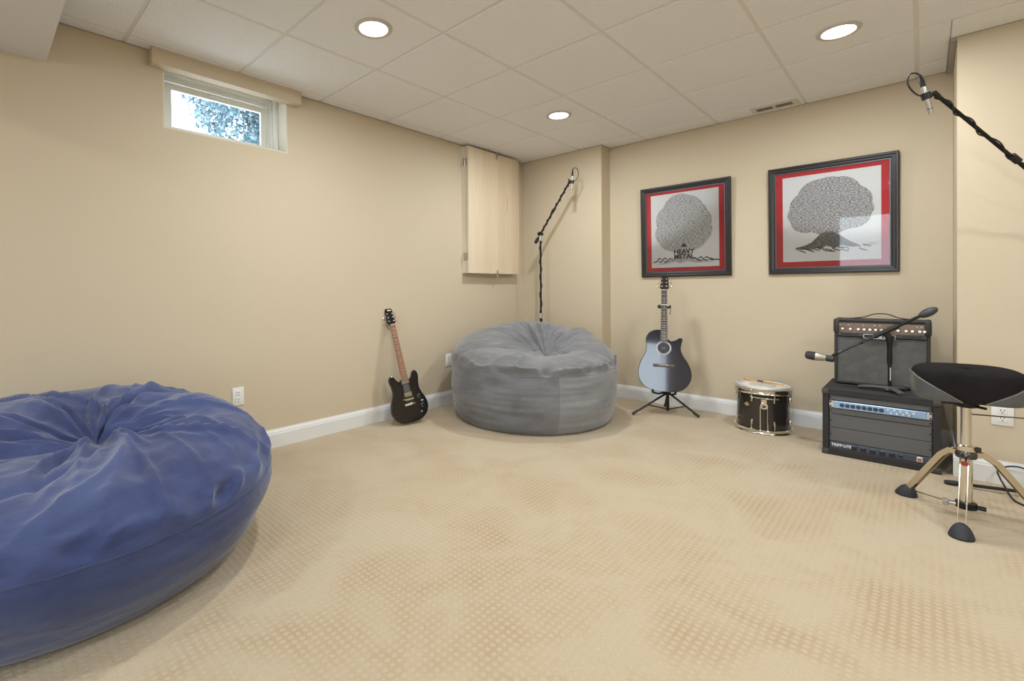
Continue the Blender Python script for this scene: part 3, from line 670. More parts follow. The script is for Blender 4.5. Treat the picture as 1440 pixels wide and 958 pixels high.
MB().tube([mast0, mast_b, LP(0, .15, .42), LP(0, .05, .62), ytop], .0085, 10).obj('mast', BLACK, gs)
MB().tube([LP(-.045, -.022, .722), LP(-.044, .012, .716), LP(-.02, .034, .714), LP(.02, .034, .714), LP(.044, .012, .716), LP(.046, -.022, .722)], .009, 10).obj('neck_yoke', RUBBER, gs)
MB().tube([LP(.046, -.02, .722), LP(.050, -.02, .69), LP(.043, -.02, .655), LP(.052, -.02, .65)], .0028, 6).obj('yoke_strap', BLACK, gs)
for s in (-1, 1):
    MB().tube([Vector((0, 0, .188)), LP(s * .05, .05, -.022), LP(s * .085, .03, -.014), LP(s * .088, -.022, -.006), LP(s * .088, -.026, .012)], .0085, 10).obj('rest_arm', BLKPL, gs)

# ------------------------------------------------------------------ drum and stick
DC = (-.872, 4.232); DR = .170; DH = .335
dr = thing('snare_drum', 'dark marching snare drum with chrome hoops standing on the carpet', 'drum', (*DC, 0))
SHELL = pm('drum_shell_charcoal', (44, 40, 37), .18, coat=.5)
MB().lathe([(DR - .006, .018), (DR, .018), (DR, DH - .035), (DR - .006, DH - .035)], 56).obj('shell', SHELL, dr)
def hoop(z0, z1, nm):
    ri, ro = DR - .002, DR + .016
    MB().lathe([(ri, z0), (ro, z0), (ro + .003, z0 + .004), (ro, z0 + .008), (ro - .003, (z0 + z1) / 2), (ro, z1 - .008), (ro + .003, z1 - .003), (ro - .001, z1), (ri + .004, z1), (ri, z1 - .006)], 56).obj(nm, CHROME, dr, 60)
hoop(0, .034, 'bottom_hoop'); hoop(DH - .048, DH - .006, 'top_hoop')
MB().lathe([(DR - .004, DH - .022), (DR + .008, DH - .008), (DR + .010, DH), (DR + .004, DH + .006), (DR - .004, DH + .004), (DR - .006, DH - .004)], 56).obj('head_collar', pm('collar_pale', (205, 205, 203), .35, .5), dr, 60)
MB().lathe([(0, DH - .006), (DR - .005, DH - .006), (DR - .005, DH - .003), (0, DH - .003)], 48).obj('drum_head', pm('drum_head_white', (214, 208, 196), .4, var=.05, vscale=10), dr)
MB().lathe([(.0, DH - .003), (.085, DH - .003), (.083, DH + .003), (0, DH + .004)], 36).obj('practice_pad', pm('pad_translucent_grey', (196, 192, 182), .35), dr)
MB().lathe([(DR - .03, DH - .003), (DR - .022, DH + .006), (DR - .014, DH - .003)], 48).obj('damper_ring', pm('damper_clear', (208, 204, 195), .3), dr)
front_a = math.atan2(-DC[1], -DC[0])
for k in range(8):
    a = front_a + R(22.5) + k * PI / 4; d = Vector((math.cos(a), math.sin(a), 0)); ta = Vector((-math.sin(a), math.cos(a), 0)); rot = Matrix.Rotation(a, 3, 'Z')
    for z in (.085, DH - .085):
        l = MB().box(d * (DR + .008) + Vector((0, 0, z)), (.016, .014, .036), .005, rot, 2).obj('lug', CHROME, dr)
    MB().cyl(d * (DR + .016) + Vector((0, 0, DH - .012)), d * (DR + .016) + Vector((0, 0, DH - .10)), .0032, n=8).obj('tension_rod', CHROME, dr)
    MB().cyl(d * (DR + .016) + Vector((0, 0, .008)), d * (DR + .016) + Vector((0, 0, .10)), .0032, n=8).obj('tension_rod', CHROME, dr)
    MB().box(d * (DR + .019) + Vector((0, 0, DH - .020)), (.010, .016, .014), .003, rot).obj('claw', CHROME, dr)
F = Matrix.Rotation(front_a + PI / 2 + R(2), 3, 'Z')
def fp_(x, y, z): return F @ Vector((x, y - DR - .006, z))
MB().box(fp_(0, -.006, .235), (.04, .018, .05), .004, F).obj('strainer_body', CHROME, dr)
MB().tube([fp_(-.022, -.014, .03), fp_(-.022, -.014, .20), fp_(-.022, -.016, .215), fp_(.022, -.016, .215), fp_(.022, -.014, .20), fp_(.022, -.014, .03)], .005, 8).obj('strainer_frame', CHROME, dr)
MB().lathe([(.012, 0), (.024, 0), (.024, .012), (.012, .012)], 24, fp_(0, -.008, .212), F @ Matrix.Rotation(PI / 2, 3, 'X')).obj('strainer_cam', CHROME, dr)
MB().tube([fp_(-.085, .012, .272), fp_(-.04, -.016, .268), fp_(.04, -.016, .266), fp_(.09, .012, .264)], .0045, 8).obj('snare_bar', CHROME, dr)
MB().tube([fp_(-.085, .012, .035), fp_(-.04, -.018, .028), fp_(.04, -.018, .028), fp_(.09, .012, .035)], .0045, 8).obj('lower_snare_bar', CHROME, dr)
ba = Matrix.Rotation(front_a + PI / 2 - R(36), 3, 'Z')
bd = MB().prism([(-.022, 0), (-.008, .010), (0, .017), (.008, .010), (.022, 0), (.008, -.010), (0, -.017), (-.008, -.010)], -.0015, .0015)
bd.bm.transform(Matrix.Translation(ba @ Vector((0, -DR - .0015, .205))) @ ba.to_4x4()); bd.obj('badge', pm('badge_gold', (206, 176, 110), .35, .5), dr, 0)
DW = pm('drumstick_hickory', (205, 158, 98), .5, var=.1, vscale=10)
ds = thing('drumstick', 'light wooden drumstick lying across the drum head', 'drumstick', (DC[0] - .0, DC[1], DH + .014))
sa = (Vector((-.15, .10, .001)), Vector((.135, .005, .001)))
v_ = sa[1] - sa[0]
MB().tube([sa[0] + v_ * f for f in (0, .01, .5, .82, .93, .95)], [.004, .0065, .0068, .006, .0036, .003], 10).obj('shaft', DW, ds)
MB().tube([sa[0] + v_ * f for f in (.945, .955, .975, .995, 1.0)], [.003, .0048, .0055, .004, .001], 10).obj('tip', DW, ds)
MB().tube([sa[0] + v_ * .36, sa[0] + v_ * .5], .0071, 10).obj('stamp', pm('stick_print', (90, 66, 48), .5), ds)

# ------------------------------------------------------------------ rack case
RX0, RX1, RY0, RY1, RZ = -.468, .066, 3.872, 4.33, .425
rk = thing('rack_case', 'black carpeted equipment rack case on the floor under the guitar amplifier', 'rack case', ((RX0 + RX1) / 2, RY0, 0))
rwid = RX1 - RX0; rdep = RY1 - RY0
CARP = pm('rack_black_covering', (46, 44, 46), .8, bump=.2, bscale=300)
fwid = .030; tb = .042
m = MB(); m.box((0, rdep / 2, tb / 2), (rwid, rdep, tb), .004); m.box((0, rdep / 2, RZ - tb / 2), (rwid, rdep, tb), .004)
for s in (-1, 1): m.box((s * (rwid / 2 - fwid / 2), rdep / 2, RZ / 2), (fwid, rdep - .002, RZ - 2 * tb + .004))
m.box((0, rdep - .01, RZ / 2), (rwid - .04, .018, RZ - .04)); m.obj('case', CARP, rk, 0)
CORN = pm('rack_corner_plastic', (66, 64, 62), .5)
for sx in (-1, 1):
    for z in (.0185, RZ - .0195): MB().box((sx * (rwid / 2 - .014), .012, z), (.036, .034, .036), .006, seg=2).obj('corner_protector', CORN, rk)
OW = rwid - 2 * fwid; OZ0, OZ1 = tb, RZ - tb
rows = [('blank_panel', .033), ('audio_interface', .050), ('blank_panel', .037), ('blank_panel', .088), ('blank_panel', .088), ('power_strip', .045)]
PANEL = pm('rack_panel_grey', (98, 98, 100), .45, .2); zt = OZ1
IBLU = pm('interface_blue', (150, 178, 212), .3, .3); EAR = pm('rack_ear_silver', (206, 203, 196), .35, .6); DKJ = pm('jack_dark', (24, 28, 36), .35)
PWR = pm('power_panel', (72, 80, 92), .35, .3)
for s in (-1, 1): MB().box((s * (OW / 2 - .006), .022, RZ / 2), (.012, .004, OZ1 - OZ0)).obj('rack_rail', BLACK, rk, 0)
for nm, h in rows:
    z = zt - h / 2; zt -= h
    if nm == 'blank_panel':
        p = MB().box((0, .018, z), (OW - .01, .004, h - .003), .001).obj(nm, PANEL, rk, 0)
        for s in (-1, 1):
            MB().cyl((s * (OW / 2 - .012), .016, z), (s * (OW / 2 - .012), .0145, z), .004, n=8).obj('screw', BLACK, p)
    elif nm == 'audio_interface':
        p = MB().box((0, .012, z), (OW - .054, .016, h - .006), .002).obj(nm, IBLU, rk, 0)
        for s in (-1, 1):
            e = MB().box((s * (OW / 2 - .016), .016, z), (.026, .006, h - .006), .001).obj('rack_ear', EAR, p, 0)
            for q in (-1, 1): MB().cyl((s * (OW / 2 - .010), .013, z + q * .014), (s * (OW / 2 - .010), .0105, z + q * .014), .0055, n=10).obj('screw', DKJ, e)
        for k in range(8):
            x = -OW / 2 + .068 + k * .0265
            j = MB().lathe([(0, 0), (.0115, 0), (.0115, .003), (.009, .004), (0, .004)], 18, (x, .004, z), Rx).obj('combo_jack', DKJ, p)
            MB().lathe([(.0045, .004), (.0062, .004), (.0062, .0046), (.0045, .0046)], 12, (x, .004, z), Rx).obj('jack_ring', pm('jack_ring_blue', (96, 120, 150), .4), j)
        for k in range(4):
            for q in (0, 1):
                x = -OW / 2 + .283 + k * .027 + q * .012
                MB().lathe([(0, 0), (.006, 0), (.0055, .010), (0, .010)], 12, (x, .004, z + (.008 if q == 0 else -.009)), Rx).obj('gain_knob', pm('knob_pale', (216, 220, 224), .3, .3), p)
        for x in (OW / 2 - .108, OW / 2 - .080): MB().lathe([(0, 0), (.007, 0), (.0065, .011), (0, .011)], 12, (x, .004, z + .006), Rx).obj('monitor_knob', MATS['knob_pale'], p)
        MB().lathe([(0, 0), (.004, 0), (.004, .002), (0, .002)], 10, (OW / 2 - .092, .004, z - .010), Rx).obj('headphone_jack', DKJ, p)
    else:
        p = MB().box((0, .014, z), (OW - .012, .012, h - .004), .001).obj(nm, PWR, rk, 0)
        text('TRIPP·LITE', .022, .0004, 'lettering', pm('panel_lettering_white', (226, 228, 230), .5), p, (-OW / 2 + .064, .0074, z + .002), .0007)
        for k in range(5): 
            x = -OW / 2 + .125 + k * .044
            o = MB().box((x, .008, z - .002), (.028, .003, .026), .002).obj('socket', DKJ, p)
        MB().box((-OW / 2 + .338, .008, z), (.020, .003, .018), .002).obj('breaker', DKJ, p)
        sw2 = MB().box((OW / 2 - .055, .007, z), (.027, .004, .030), .002).obj('power_switch', EAR, p)
        MB().box((OW / 2 - .055, .004, z), (.014, .004, .018), .002).obj('switch_rocker', pm('rocker_red', (170, 96, 92), .3), sw2)
for s in (-1, 1):
    for z in (.10, .17, .26, .33): MB().cyl((s * (OW / 2 - .006), .0195, z), (s * (OW / 2 - .006), .0175, z), .003, n=8).obj('rail_screw', NICKEL, rk)

# ------------------------------------------------------------------ amplifier
AX0, AX1, AY = -.432, .028, 4.105
AW = AX1 - AX0; AH = .436; AD = .205
am = thing('guitar_amplifier', 'black combo guitar amplifier with bronze control panel standing on the rack case', 'amplifier', ((AX0 + AX1) / 2, AY, RZ))
TOLEX = pm('black_tolex', (54, 51, 49), .65, bump=.25, bscale=350)
m = MB(); e = .016
m.box((0, AD / 2, .008 + e / 2), (AW, AD, e), .003); m.box((0, AD / 2, AH - e / 2), (AW, AD, e), .006)
for s in (-1, 1): m.box((s * (AW / 2 - e / 2), AD / 2, AH / 2 + .004), (e, AD, AH - .02), .003)
m.box((0, AD - .01, AH / 2), (AW - .02, .014, AH - .03)); m.obj('cabinet', TOLEX, am, 0)
MB().box((0, .012, .165), (AW - 2 * e, .012, .305), .002).obj('grille_cloth', pm('grille_cloth', (100, 99, 97), .85, bump=.5, bscale=500, var=.12, vscale=25), am, 0)
PIPE = pm('amp_piping', (104, 108, 112), .4, .4)
for s in (-1, 1): MB().box((s * (AW / 2 - e - .004), .007, .165), (.006, .008, .310), .002).obj('side_piping', PIPE, am, 0)
MB().box((0, .006, .016), (AW - .04, .006, .006), .001).obj('bottom_piping', PIPE, am, 0)
BRZ = pm('amp_bronze_panel', (118, 98, 84), .35, .5, var=.12, vscale=6); zk = AH - .055
MB().box((0, .006, zk), (AW - 2 * e - .004, .014, .068), .002).obj('control_panel', BRZ, am, 0)
MB().box((0, -.001, AH - .0175), (AW - 2 * e - .01, .006, .005), .001).obj('panel_edge', BLKPL, am, 0)
MB().box((0, .002, zk - .046), (AW - 2 * e, .012, .026), .003).obj('lower_trim', pm('amp_lower_trim', (66, 62, 60), .45), am, 0)
for s in (-1, 1): MB().box((s * .150, -.006, zk - .043), (.09, .006, .006), .002).obj('trim_slot', BLKPL, am, 0)
KS = pm('amp_knob_silver', (196, 186, 172), .25, .7)
for x in (-.185, -.145, -.105, -.076, -.048, -.020, .008, .085, .122, .150, .183, .203):
    k_ = MB().lathe([(0, 0), (.0095, 0), (.008, .013), (0, .013)], 16, (x, -.001, zk - .008), Rx).obj('knob', KS, am)
    MB().lathe([(.0095, 0), (.012, 0), (.012, .002), (.0095, .002)], 16, (x, -.001, zk - .008), Rx).obj('knob_skirt', BLKPL, k_)
for x in (-.08, -.025, .0, -.20, -.155, .17, .19): MB().box((x, -.0015, zk + .018), (.006, .002, .004)).obj('button', pm('amp_button_pale', (228, 222, 210), .4), am, 0)
bz = zk - .052
bg_ = MB().box((-.003, -.008, bz), (.150, .010, .026), .003).obj('badge', pm('amp_badge_black', (22, 22, 24), .35), am)
bf = MB()
for s in (-1, 1): bf.box((-.003, -.0135, bz + s * .0125), (.152, .003, .0025)); bf.box((-.003 + s * .075, -.0135, bz), (.0025, .003, .025))
bf.obj('badge_rim', SILVER, bg_, 0)
text('LINE 6', .024, .0006, 'lettering', pm('amp_lettering', (226, 224, 218), .35), bg_, (-.003, -.0137, bz), .0008)
CPR = pm('amp_corner_plastic', (50, 47, 45), .45)
for s in (-1, 1):
    MB().box((s * (AW / 2 - .012), .018, AH - .045), (.034, .05, .094), .010, seg=2).obj('corner_protector', CPR, am)
    MB().box((s * (AW / 2 - .012), AD - .02, AH - .02), (.034, .05, .044), .010, seg=2).obj('corner_protector', CPR, am)
    MB().box((s * .13, AD / 2, AH + .002), (.05, .03, .006), .002).obj('handle_mount', BLKPL, am)
MB().tube(spline([(-.135, AD / 2, AH + .004), (-.085, AD / 2, AH + .012), (-.04, AD / 2, AH + .031), (0, AD / 2, AH + .037), (.04, AD / 2, AH + .031), (.085, AD / 2, AH + .012), (.135, AD / 2, AH + .004)], 5, False), .009, 8, flat=(1, .35)).obj('handle', BLKPL, am)
for sx in (-1, 1):
    for y in (.03, AD - .03): MB().cyl((sx * (AW / 2 - .04), y, 0), (sx * (AW / 2 - .04), y, .009), .014, .016, 14).obj('foot', RUBBER, am)

# ------------------------------------------------------------------ short boom stand on the rack, with its vocal microphone
S0 = (-.152, 3.99)
ms = thing('short_mic_stand', 'short black boom microphone stand on the rack case before the amplifier', 'mic stand', (*S0, RZ))
IRON = pm('stand_cast_iron', (74, 74, 76), .6, bump=.15, bscale=200)
MB().lathe([(0, .006), (.026, .006), (.030, .014), (.026, .026), (.016, .034), (0, .034)], 24).obj('base_boss', IRON, ms)
for a, l in ((R(176), .148), (R(-62), .125), (R(52), .10)):
    d = Vector((math.cos(a), math.sin(a), 0))
    MB().tube([d * .01 + Vector((0, 0, .022)), d * l * .5 + Vector((0, 0, .022)), d * l * .85 + Vector((0, 0, .017)), d * l + Vector((0, 0, .011))], [.019, .018, .018, .016], 12, flat=(1, .62)).obj('base_leg', IRON, ms)
MB().cyl((0, 0, .03), (0, 0, .31), .009, n=14).obj('pole', BLACK, ms)
MB().cyl((0, 0, .17), (0, 0, .30), .0125, n=14).obj('upper_tube', BLACK, ms)
for k in range(9): MB().box((.004, -.0095, .075 + k * .009), (.006, .001, .0055)).obj('print_mark', pm('stand_print_white', (214, 212, 206), .5), ms, 0)
J = Vector((0, -.005, .335)); bl = Vector((-.272, -.04, .205)); brr = Vector((.135, -.03, .475))
MB().lathe([(0, .30), (.013, .30), (.02, .318), (.021, .332), (.012, .345), (0, .345)], 20).obj('swivel_joint', BLKPL, ms)
ax = (brr - bl).normalized(); jm = bl + ax * ((J - bl).dot(ax)); 
MB().cyl(J + Vector((0, -.012, 0)), jm + Vector((0, .012, .0)), .017, n=14).obj('clutch', BLKPL, ms)
MB().cyl(bl, bl + ax * ((brr - bl).length * .55), .0065, n=12).obj('boom_arm', pm('boom_dark_chrome', (70, 72, 84), .2, .9), ms)
MB().cyl(bl + ax * ((brr - bl).length * .33), bl + ax * ((brr - bl).length * .36), .010, n=12).obj('boom_clip', BLKPL, ms)
MB().cyl(jm - ax * .06, jm + ax * .075, .0135, n=14).obj('boom_sleeve', BLKPL, ms)
MB().cyl(jm + ax * .07, brr, .0085, n=12).obj('boom_rear', BLACK, ms)
cw = MB().ball((0, 0, 0), .024, 1, 1, 2.0, 20, 12); cw.bm.transform(Matrix.Translation(brr + ax * .040) @ ax.to_track_quat('Z', 'Y').to_matrix().to_4x4()); cw.obj('counterweight', pm('counterweight_grey', (62, 64, 68), .45), ms)
MB().tube([bl + ax * .035, bl + ax * .012, bl + Vector((-.006, 0, -.012)), bl + Vector((0, 0, -.022))], [.010, .010, .008, .008], 10).obj('mic_clip', BLKPL, ms)
vm = thing('microphone', 'handheld style microphone with dark grille and pale body on the short boom', 'microphone', (S0[0] + bl.x - .145, S0[1] + bl.y, RZ + bl.z - .008))
vm.scale = (1, 1.12, 1.15)
def along(x): return (x, 0, -.00 - x * .10)
MB().tube([along(v) for v in (0, .004, .012, .03, .052, .055)], [.012, .019, .0235, .0245, .0245, .023], 20).obj('grille', pm('mic_grille_dark', (70, 68, 68), .5, .5, bump=.5, bscale=700), vm)
MB().tube([along(v) for v in (.055, .060, .085, .110)], [.0245, .0245, .021, .016], 20).obj('body', pm('mic_body_champagne', (178, 170, 158), .35, .6), vm)
MB().tube([along(v) for v in (.110, .113, .150, .154)], [.016, .0185, .0175, .012], 18).obj('holder_sleeve', pm('mic_holder_black', (46, 46, 50), .5), vm)

# ------------------------------------------------------------------ tall boom stands with pencil microphones
def helix(p0, p1, r, turns, n=90, ph=0., wob=0.):
    p0, p1 = Vector(p0), Vector(p1); t = (p1 - p0).normalized(); a = t.orthogonal().normalized(); b = t.cross(a)
    return [p0 + (p1 - p0) * (k / n) + (a * math.cos(ph + 2 * PI * turns * k / n + wob * math.sin(7 * k / n)) + b * math.sin(ph + 2 * PI * turns * k / n + wob * math.sin(7 * k / n))) * r for k in range(n + 1)]
def boom_stand(label, base, J, tip, back, legs, hub_z, mlabel, mtop, mbot, loop, stubs, sep):
    o = Vector((*base, 0)); t = thing('boom_mic_stand', label, 'mic stand', o)
    J, tip, mtop, mbot = Vector(J) - o, Vector(tip) - o, Vector(mtop) - o, Vector(mbot) - o
    for l in legs:
        f = Vector((l[0], l[1], 0)) - o; f.z = .012; n_ = Vector((f.x, f.y, 0)).normalized()
        lg = MB().cyl(n_ * .02 + Vector((0, 0, hub_z)), f, .0085, n=10).obj('leg', BLACK, t)
        dd = (f - (n_ * .02 + Vector((0, 0, hub_z)))).normalized()
        MB().tube([f - dd * .06, f - dd * .045, f - dd * .01, f], [.009, .0135, .0125, .009], 12).obj('rubber_foot', RUBBER, lg)
    MB().lathe([(0, .012), (.018, .012), (.022, hub_z + .03), (.016, hub_z + .06), (0, hub_z + .06)], 18).obj('hub', BLKPL, t)
    zj = J.z
    MB().cyl((0, 0, .03), (0, 0, zj * .49), .0125, n=14).obj('lower_tube', BLACK, t)
    MB().cyl((0, 0, zj * .45), (0, 0, zj - .05), .0095, n=14).obj('upper_tube', BLACK, t)
    MB().cyl((0, 0, zj * .475), (0, 0, zj * .475 + .05), .018, n=14).obj('height_clutch', SILVER, t)
    MB().cyl((0, 0, zj - .07), (0, 0, zj - .005), .014, .017, 14).obj('swivel_post', SILVER, t)
    ax = (tip - J).normalized(); sd = ax.cross(Vector((0, 0, 1))).normalized()
    s_ = MB().cyl(J - sd * .024, J + sd * .024, .021, n=18).obj('swivel_clutch', BLKPL, t)
    MB().cyl(J + sd * .024, J + sd * .05, .007, n=10).obj('wing_knob', BLKPL, s_)
    MB().cyl(J - ax * back, tip, .0085, n=12).obj('boom_arm', BLACK, t)
    MB().tube([J - ax * back, J - ax * (back - .02), J - ax * (back * .45), J - ax * (back * .4)], [.014, .018, .016, .009], 12).obj('boom_grip', RUBBER, t)
    mc = mtop * .45 + mbot * .55; md = (mbot - mtop).normalized()
    MB().tube([tip - ax * .03, tip, tip * .5 + mc * .5, mc], [.0105, .012, .010, .008], 10).obj('clip_arm', BLKPL, t)
    MB().cyl(mc - md * .016, mc + md * .016, .0185, n=16).obj('mic_clip', BLKPL, t)
    MB().cyl(tip - ax * .0 + sd * .012, tip + sd * .03 + Vector((0, 0, .012)), .006, n=8).obj('clip_screw', BLKPL, t)
    for f in stubs:
        MB().cyl(J + (tip - J) * f + Vector((0, 0, .004)), J + (tip - J) * (f + .05) + Vector((0, 0, .004)), .016, n=10).obj('cable_tie', BLKPL, t)
    mt = thing('pencil_microphone', mlabel, 'microphone', o + mtop); q = lambda v: v - mtop
    L_ = (mbot - mtop).length; P = lambda f: md * (L_ * f)
    MB().tube([P(.30), P(.31), P(.97), P(1.0)], [.0085, .0105, .0105, .009], 18).obj('body', SILVER, mt)
    MB().tube([P(.86), P(.88)], [.0109, .0109], 18).obj('capsule_ring', pm('mic_ring_grey', (120, 118, 116), .3, .8), mt)
    MB().tube([P(0), P(.03), P(.14), P(.16), P(.32)], [.004, .006, .008, .0105, .0105], 16).obj('cable_plug', BLKPL, mt)
    ld = (Vector(loop)).normalized()
    cp = [P(.02), P(-.04) + ld * .012, P(-.02) + ld * .04, P(.2) + ld * .058, P(.42) + ld * .045, P(.54) + ld * .018, q(tip) - ax * .02]
    cab = spline([tuple(v) for v in cp], 6, False)
    wr = helix(q(tip - ax * .02), q(J - ax * .0), .0125, sep, 110, .6, 1.2)
    MB().tube([Vector(v) for v in cab], .0034, 6).obj('cable', BLKPL, mt)
    MB().tube([v + mtop for v in wr], .0034, 6).obj('cable', BLKPL, t)
    pw_ = helix(q(J - Vector((0, 0, .03))), q(Vector((0, 0, hub_z + .1))), .0145, sep * 1.3, 120, 1., 1.5)
    MB().tube([v + mtop for v in pw_], .0034, 6).obj('cable', BLKPL, t)
boom_stand('tall black boom microphone stand in the corner behind the grey bean bag', (-2.787, 4.1), (-2.787, 4.1, 1.640), (-2.442, 4.1, 2.125), .11,
           [(-2.55, 4.14), (-2.99, 4.18), (-2.80, 4.30)], .10, 'slim silver microphone on the boom stand behind the grey bean bag',
           (-2.410, 4.098, 2.235), (-2.424, 4.092, 2.008), (.5, .5, 0), (.42,), 7)
def onray(u, v, d):
    return Vector((0, 0, ZC)) + (_fw + _rt * ((u - 635.0618) / 668.4459) + _up * ((412.118 - v) / 668.4459)) * d
tipR = onray(1313.5, 130.5, 2.3); passR = Vector((.3423, 3.59, 1.651)); JR = tipR + (passR - tipR) * 1.62
boom_stand('tall black boom microphone stand beside the wall corner behind the drum throne', (JR.x, JR.y), JR, tipR, .16,
           [(.077, 3.714), (.80, 3.28), (.83, 3.83)], .035, 'slim silver microphone on the boom in front of the wall corner by the drum throne',
           (-.016, 3.239, 2.102), (.025, 3.278, 1.912), (-.8, -.5, 0), (.42,), 6)

# loose cable by the baseboard
cl = MB().tube(spline([(.75, 3.80, .006), (.55, 3.86, .03), (.40, 3.885, .105), (.33, 3.885, .115), (.282, 3.875, .085), (.284, 3.82, .058), (.292, 3.745, .046), (.312, 3.655, .012), (.345, 3.60, .005), (.45, 3.50, .005), (.7, 3.45, .005)], 8, False), .0042, 7).obj('loose_cable', BLKPL)
tag(cl, 'loop of black cable lying against the white baseboard by the drum throne', 'cable')

# ------------------------------------------------------------------ drum throne
TC = Vector((.137, 3.225, 0))
th_ = thing('drum_throne', 'drum throne with black saddle seat and chrome tripod base', 'stool', TC)
MB().cyl((0, 0, .05), (0, 0, .33), .0215, n=24).obj('outer_tube', CHROME, th_)
MB().cyl((0, 0, .30), (0, 0, .545), .0185, n=24).obj('inner_tube', CHROME, th_)
MB().lathe([(.018, .318), (.029, .318), (.030, .324), (.030, .340), (.027, .344), (.018, .344)], 28).obj('height_collar', CHROME, th_)
MB().box((.036, -.005, .331), (.022, .016, .020), .003).obj('collar_lug', pm('lug_dark', (70, 66, 62), .35, .7), th_)
up_ = MB().lathe([(.02, .285), (.034, .285), (.036, .292), (.036, .308), (.032, .314), (.02, .314)], 28).obj('leg_collar', pm('collar_dark_chrome', (92, 92, 96), .2, .9), th_)
lo_ = MB().lathe([(.021, .052), (.036, .052), (.036, .078), (.021, .078)], 24).obj('lower_collar', BLACK, th_)
for s in (-1, 1): MB().cyl((s * .034, -.01, .066), (s * .062, -.012, .066), .010, n=10).obj('collar_bolt', BLACK if s > 0 else SILVER, lo_)
MB().box((-.066, -.014, .064), (.022, .02, .028), .004).obj('wing_nut', SILVER, lo_)
STEEL = pm('throne_leg_chrome', (214, 206, 190), .16, 1.)
for i, (fx, fy) in enumerate(((-.073, 3.393), (.112, 2.965), (.405, 3.345))):
    d = Vector((fx - TC.x, fy - TC.y, 0)); L_ = d.length; n_ = d / L_; sd = Vector((-n_.y, n_.x, 0))
    lg = MB()
    for s in (-1, 1):
        pts = [n_ * .032 + Vector((0, 0, .300)), n_ * .06 + Vector((0, 0, .302)), n_ * (L_ * .36) + Vector((0, 0, .268)), n_ * (L_ * .65) + Vector((0, 0, .150)), n_ * (L_ * .90) + Vector((0, 0, .048))]
        lg.strap([p + sd * (s * .0125) for p in pts], .024, .003, sd)
    lg.obj('leg', STEEL, th_, 0)
    # wedge shaped rubber foot
    ft = MB(); rg = []
    for z, a, b, off in ((.0, .044, .040, 0), (.008, .045, .041, 0), (.028, .037, .034, -.004), (.044, .027, .025, -.008), (.055, .015, .015, -.011), (.058, .006, .006, -.012)):
        rg.append([n_ * (L_ * .97 + off + a * math.cos(q)) + sd * (b * math.sin(q)) + Vector((0, 0, z)) for q in np.linspace(0, 2 * PI, 22)[:-1]])
    ft.rings(rg); ft.obj('rubber_foot', RUBBER, th_)
bdg = MB().lathe([(0, 0), (.016, 0), (.015, .003), (0, .004)], 20, (-.006, -.052, .268), Matrix.Rotation(PI / 2, 3, 'X') @ Matrix.Diagonal((1, .7, 1))).obj('badge', pm('badge_red', (168, 60, 52), .3), th_)
MB().cyl((-.03, -.015, .064), (-.185, .175, .028), .0028, n=8).obj('spur_rod', STEEL, th_)
MB().cyl((.02, .0, .488), (.62, .28, .475), .0032, n=8).obj('side_rod', pm('rod_grey', (120, 112, 104), .3, .7), th_)
MB().lathe([(0, .520), (.034, .520), (.042, .530), (.042, .548), (0, .548)], 24).obj('seat_mount', BLACK, th_)
MB().box((-.045, -.02, .532), (.07, .012, .008), .002).obj('mount_lever', BLACK, th_)
MB().cyl((.03, -.03, .530), (.06, -.045, .528), .006, n=8).obj('mount_bolt', BLACK, th_)
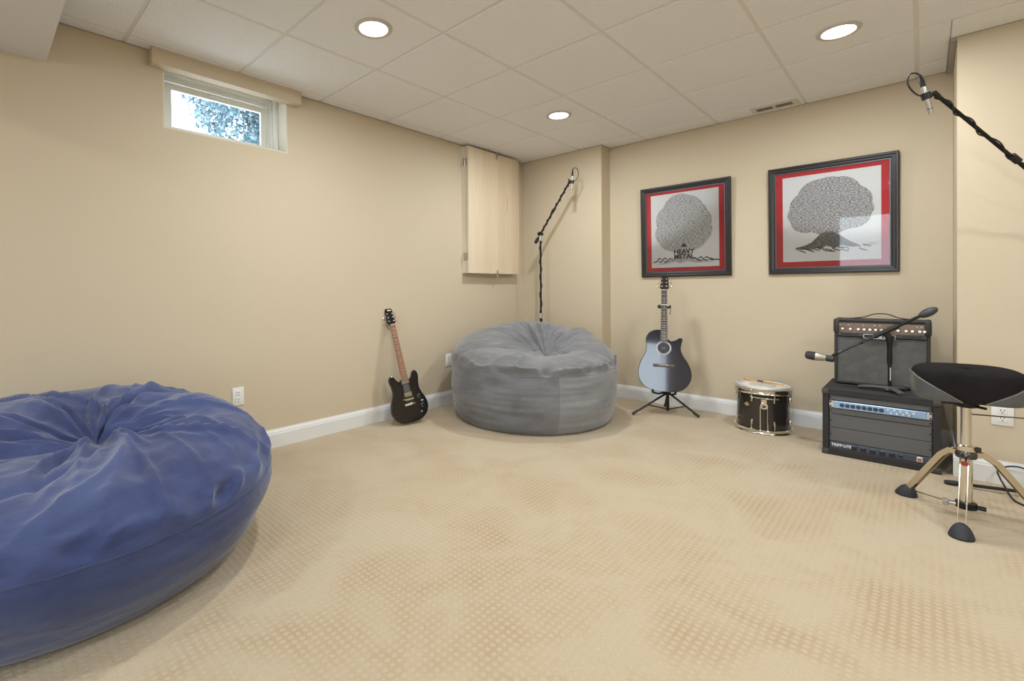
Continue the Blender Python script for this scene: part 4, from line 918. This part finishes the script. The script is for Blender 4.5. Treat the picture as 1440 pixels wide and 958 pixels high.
# saddle seat: grid over angle and profile, split into velour top and two vinyl sides
VEL = pm('black_velour', (34, 31, 32), .95, bump=.2, bscale=300, var=.15, vscale=12, spec=.1); VIN2 = pm('black_vinyl', (84, 86, 88), .32, bump=.04, bscale=120)
RXS = .185; nt_, prof = 240, spline([(.0, .0), (.5, .0), (.90, .004), (.975, .02), (1.0, .055), (1.0, .095), (.975, .128), (.90, .150), (.7, .163), (.4, .166), (0, .160)], 6, False)
rt2 = Vector((_rt.x, _rt.y, 0)).normalized(); fw2 = Vector((_fw.x, _fw.y, 0)).normalized()
Vv = []
for r_, z in prof:
    row = []
    for k in range(nt_):
        a = 2 * PI * k / nt_       # a = -90 deg is the front, facing the camera side
        ca, sa_ = math.cos(a), math.sin(a)
        rx = RXS * (abs(ca) ** .72) * (1 if ca > 0 else -1); ry = (.17 if sa_ < 0 else .16) * (abs(sa_) ** .8) * (1 if sa_ > 0 else -1)
        notch = 1 - .20 * math.exp(-((a - 1.5 * PI) / .40) ** 2)
        x, y = rx * r_, ry * r_ * notch
        dip = -.012 * math.exp(-(x / .07) ** 2) * (1 if z > .09 else 0) * max(0, -sa_)
        row.append(Vector((x, y, .552 + z * .94 + dip)))
    Vv.append(row)
def band(z):            # half-width in angle of the velour tongue at the front
    f = min(max((z - .545) / .115, 0), 1); return .26 + 1.05 * f ** 2.2
flat = [v for row in Vv for v in row]; np_ = len(prof); seat_rot = Matrix.Rotation(R(8), 4, 'Z')
def S(a, i):            # seat surface at angle a and (fractional) profile row i
    i0 = min(int(i), np_ - 2); f = i - i0; kf = (a / (2 * PI) * nt_) % nt_; k0 = int(kf) % nt_; g = kf - int(kf); k1 = (k0 + 1) % nt_
    return (Vv[i0][k0] * (1 - g) + Vv[i0][k1] * g) * (1 - f) + (Vv[i0 + 1][k0] * (1 - g) + Vv[i0 + 1][k1] * g) * f
me = bpy.data.meshes.new('seat_top'); me.from_pydata(flat, [], [(i * nt_ + k, i * nt_ + (k + 1) % nt_, (i + 1) * nt_ + (k + 1) % nt_, (i + 1) * nt_ + k) for i in range(np_ - 1) for k in range(nt_)]); me.materials.append(VEL)
bm_ = bmesh.new(); bm_.from_mesh(me); bmesh.ops.remove_doubles(bm_, verts=bm_.verts, dist=1e-5); bmesh.ops.recalc_face_normals(bm_, faces=bm_.faces); bm_.to_mesh(me); bm_.free()
me.polygons.foreach_set('use_smooth', [True] * len(me.polygons)); me.transform(seat_rot); link('seat_top', me, th_)
PIPING = pm('vinyl_piping', (112, 110, 110), .35)
I0, I1, NR = 13.0, 35.0, 26
for s_ in (-1, 1):
    grid = []; edge = []
    for q in range(NR + 1):
        i = I0 + (I1 - I0) * q / NR; f = q / NR; row = []
        a0 = .11 + 1.28 * f ** 2.0; a1 = PI - .25
        for u in range(61):
            a = 1.5 * PI + s_ * (a0 + (a1 - a0) * u / 60); p = S(a, i); c_ = Vector((0, 0, p.z)); o_ = (p - c_).normalized()
            row.append(seat_rot @ (p + o_ * .003))
        grid.append(row); edge.append(row[0])
    mm_ = MB(); mm_.rings(grid, closed=False, cap=False); mm_.obj('side_panel', VIN2, th_, 60)
    MB().tube(edge + grid[-1][1:], .0032, 6).obj('piping', PIPING, th_)
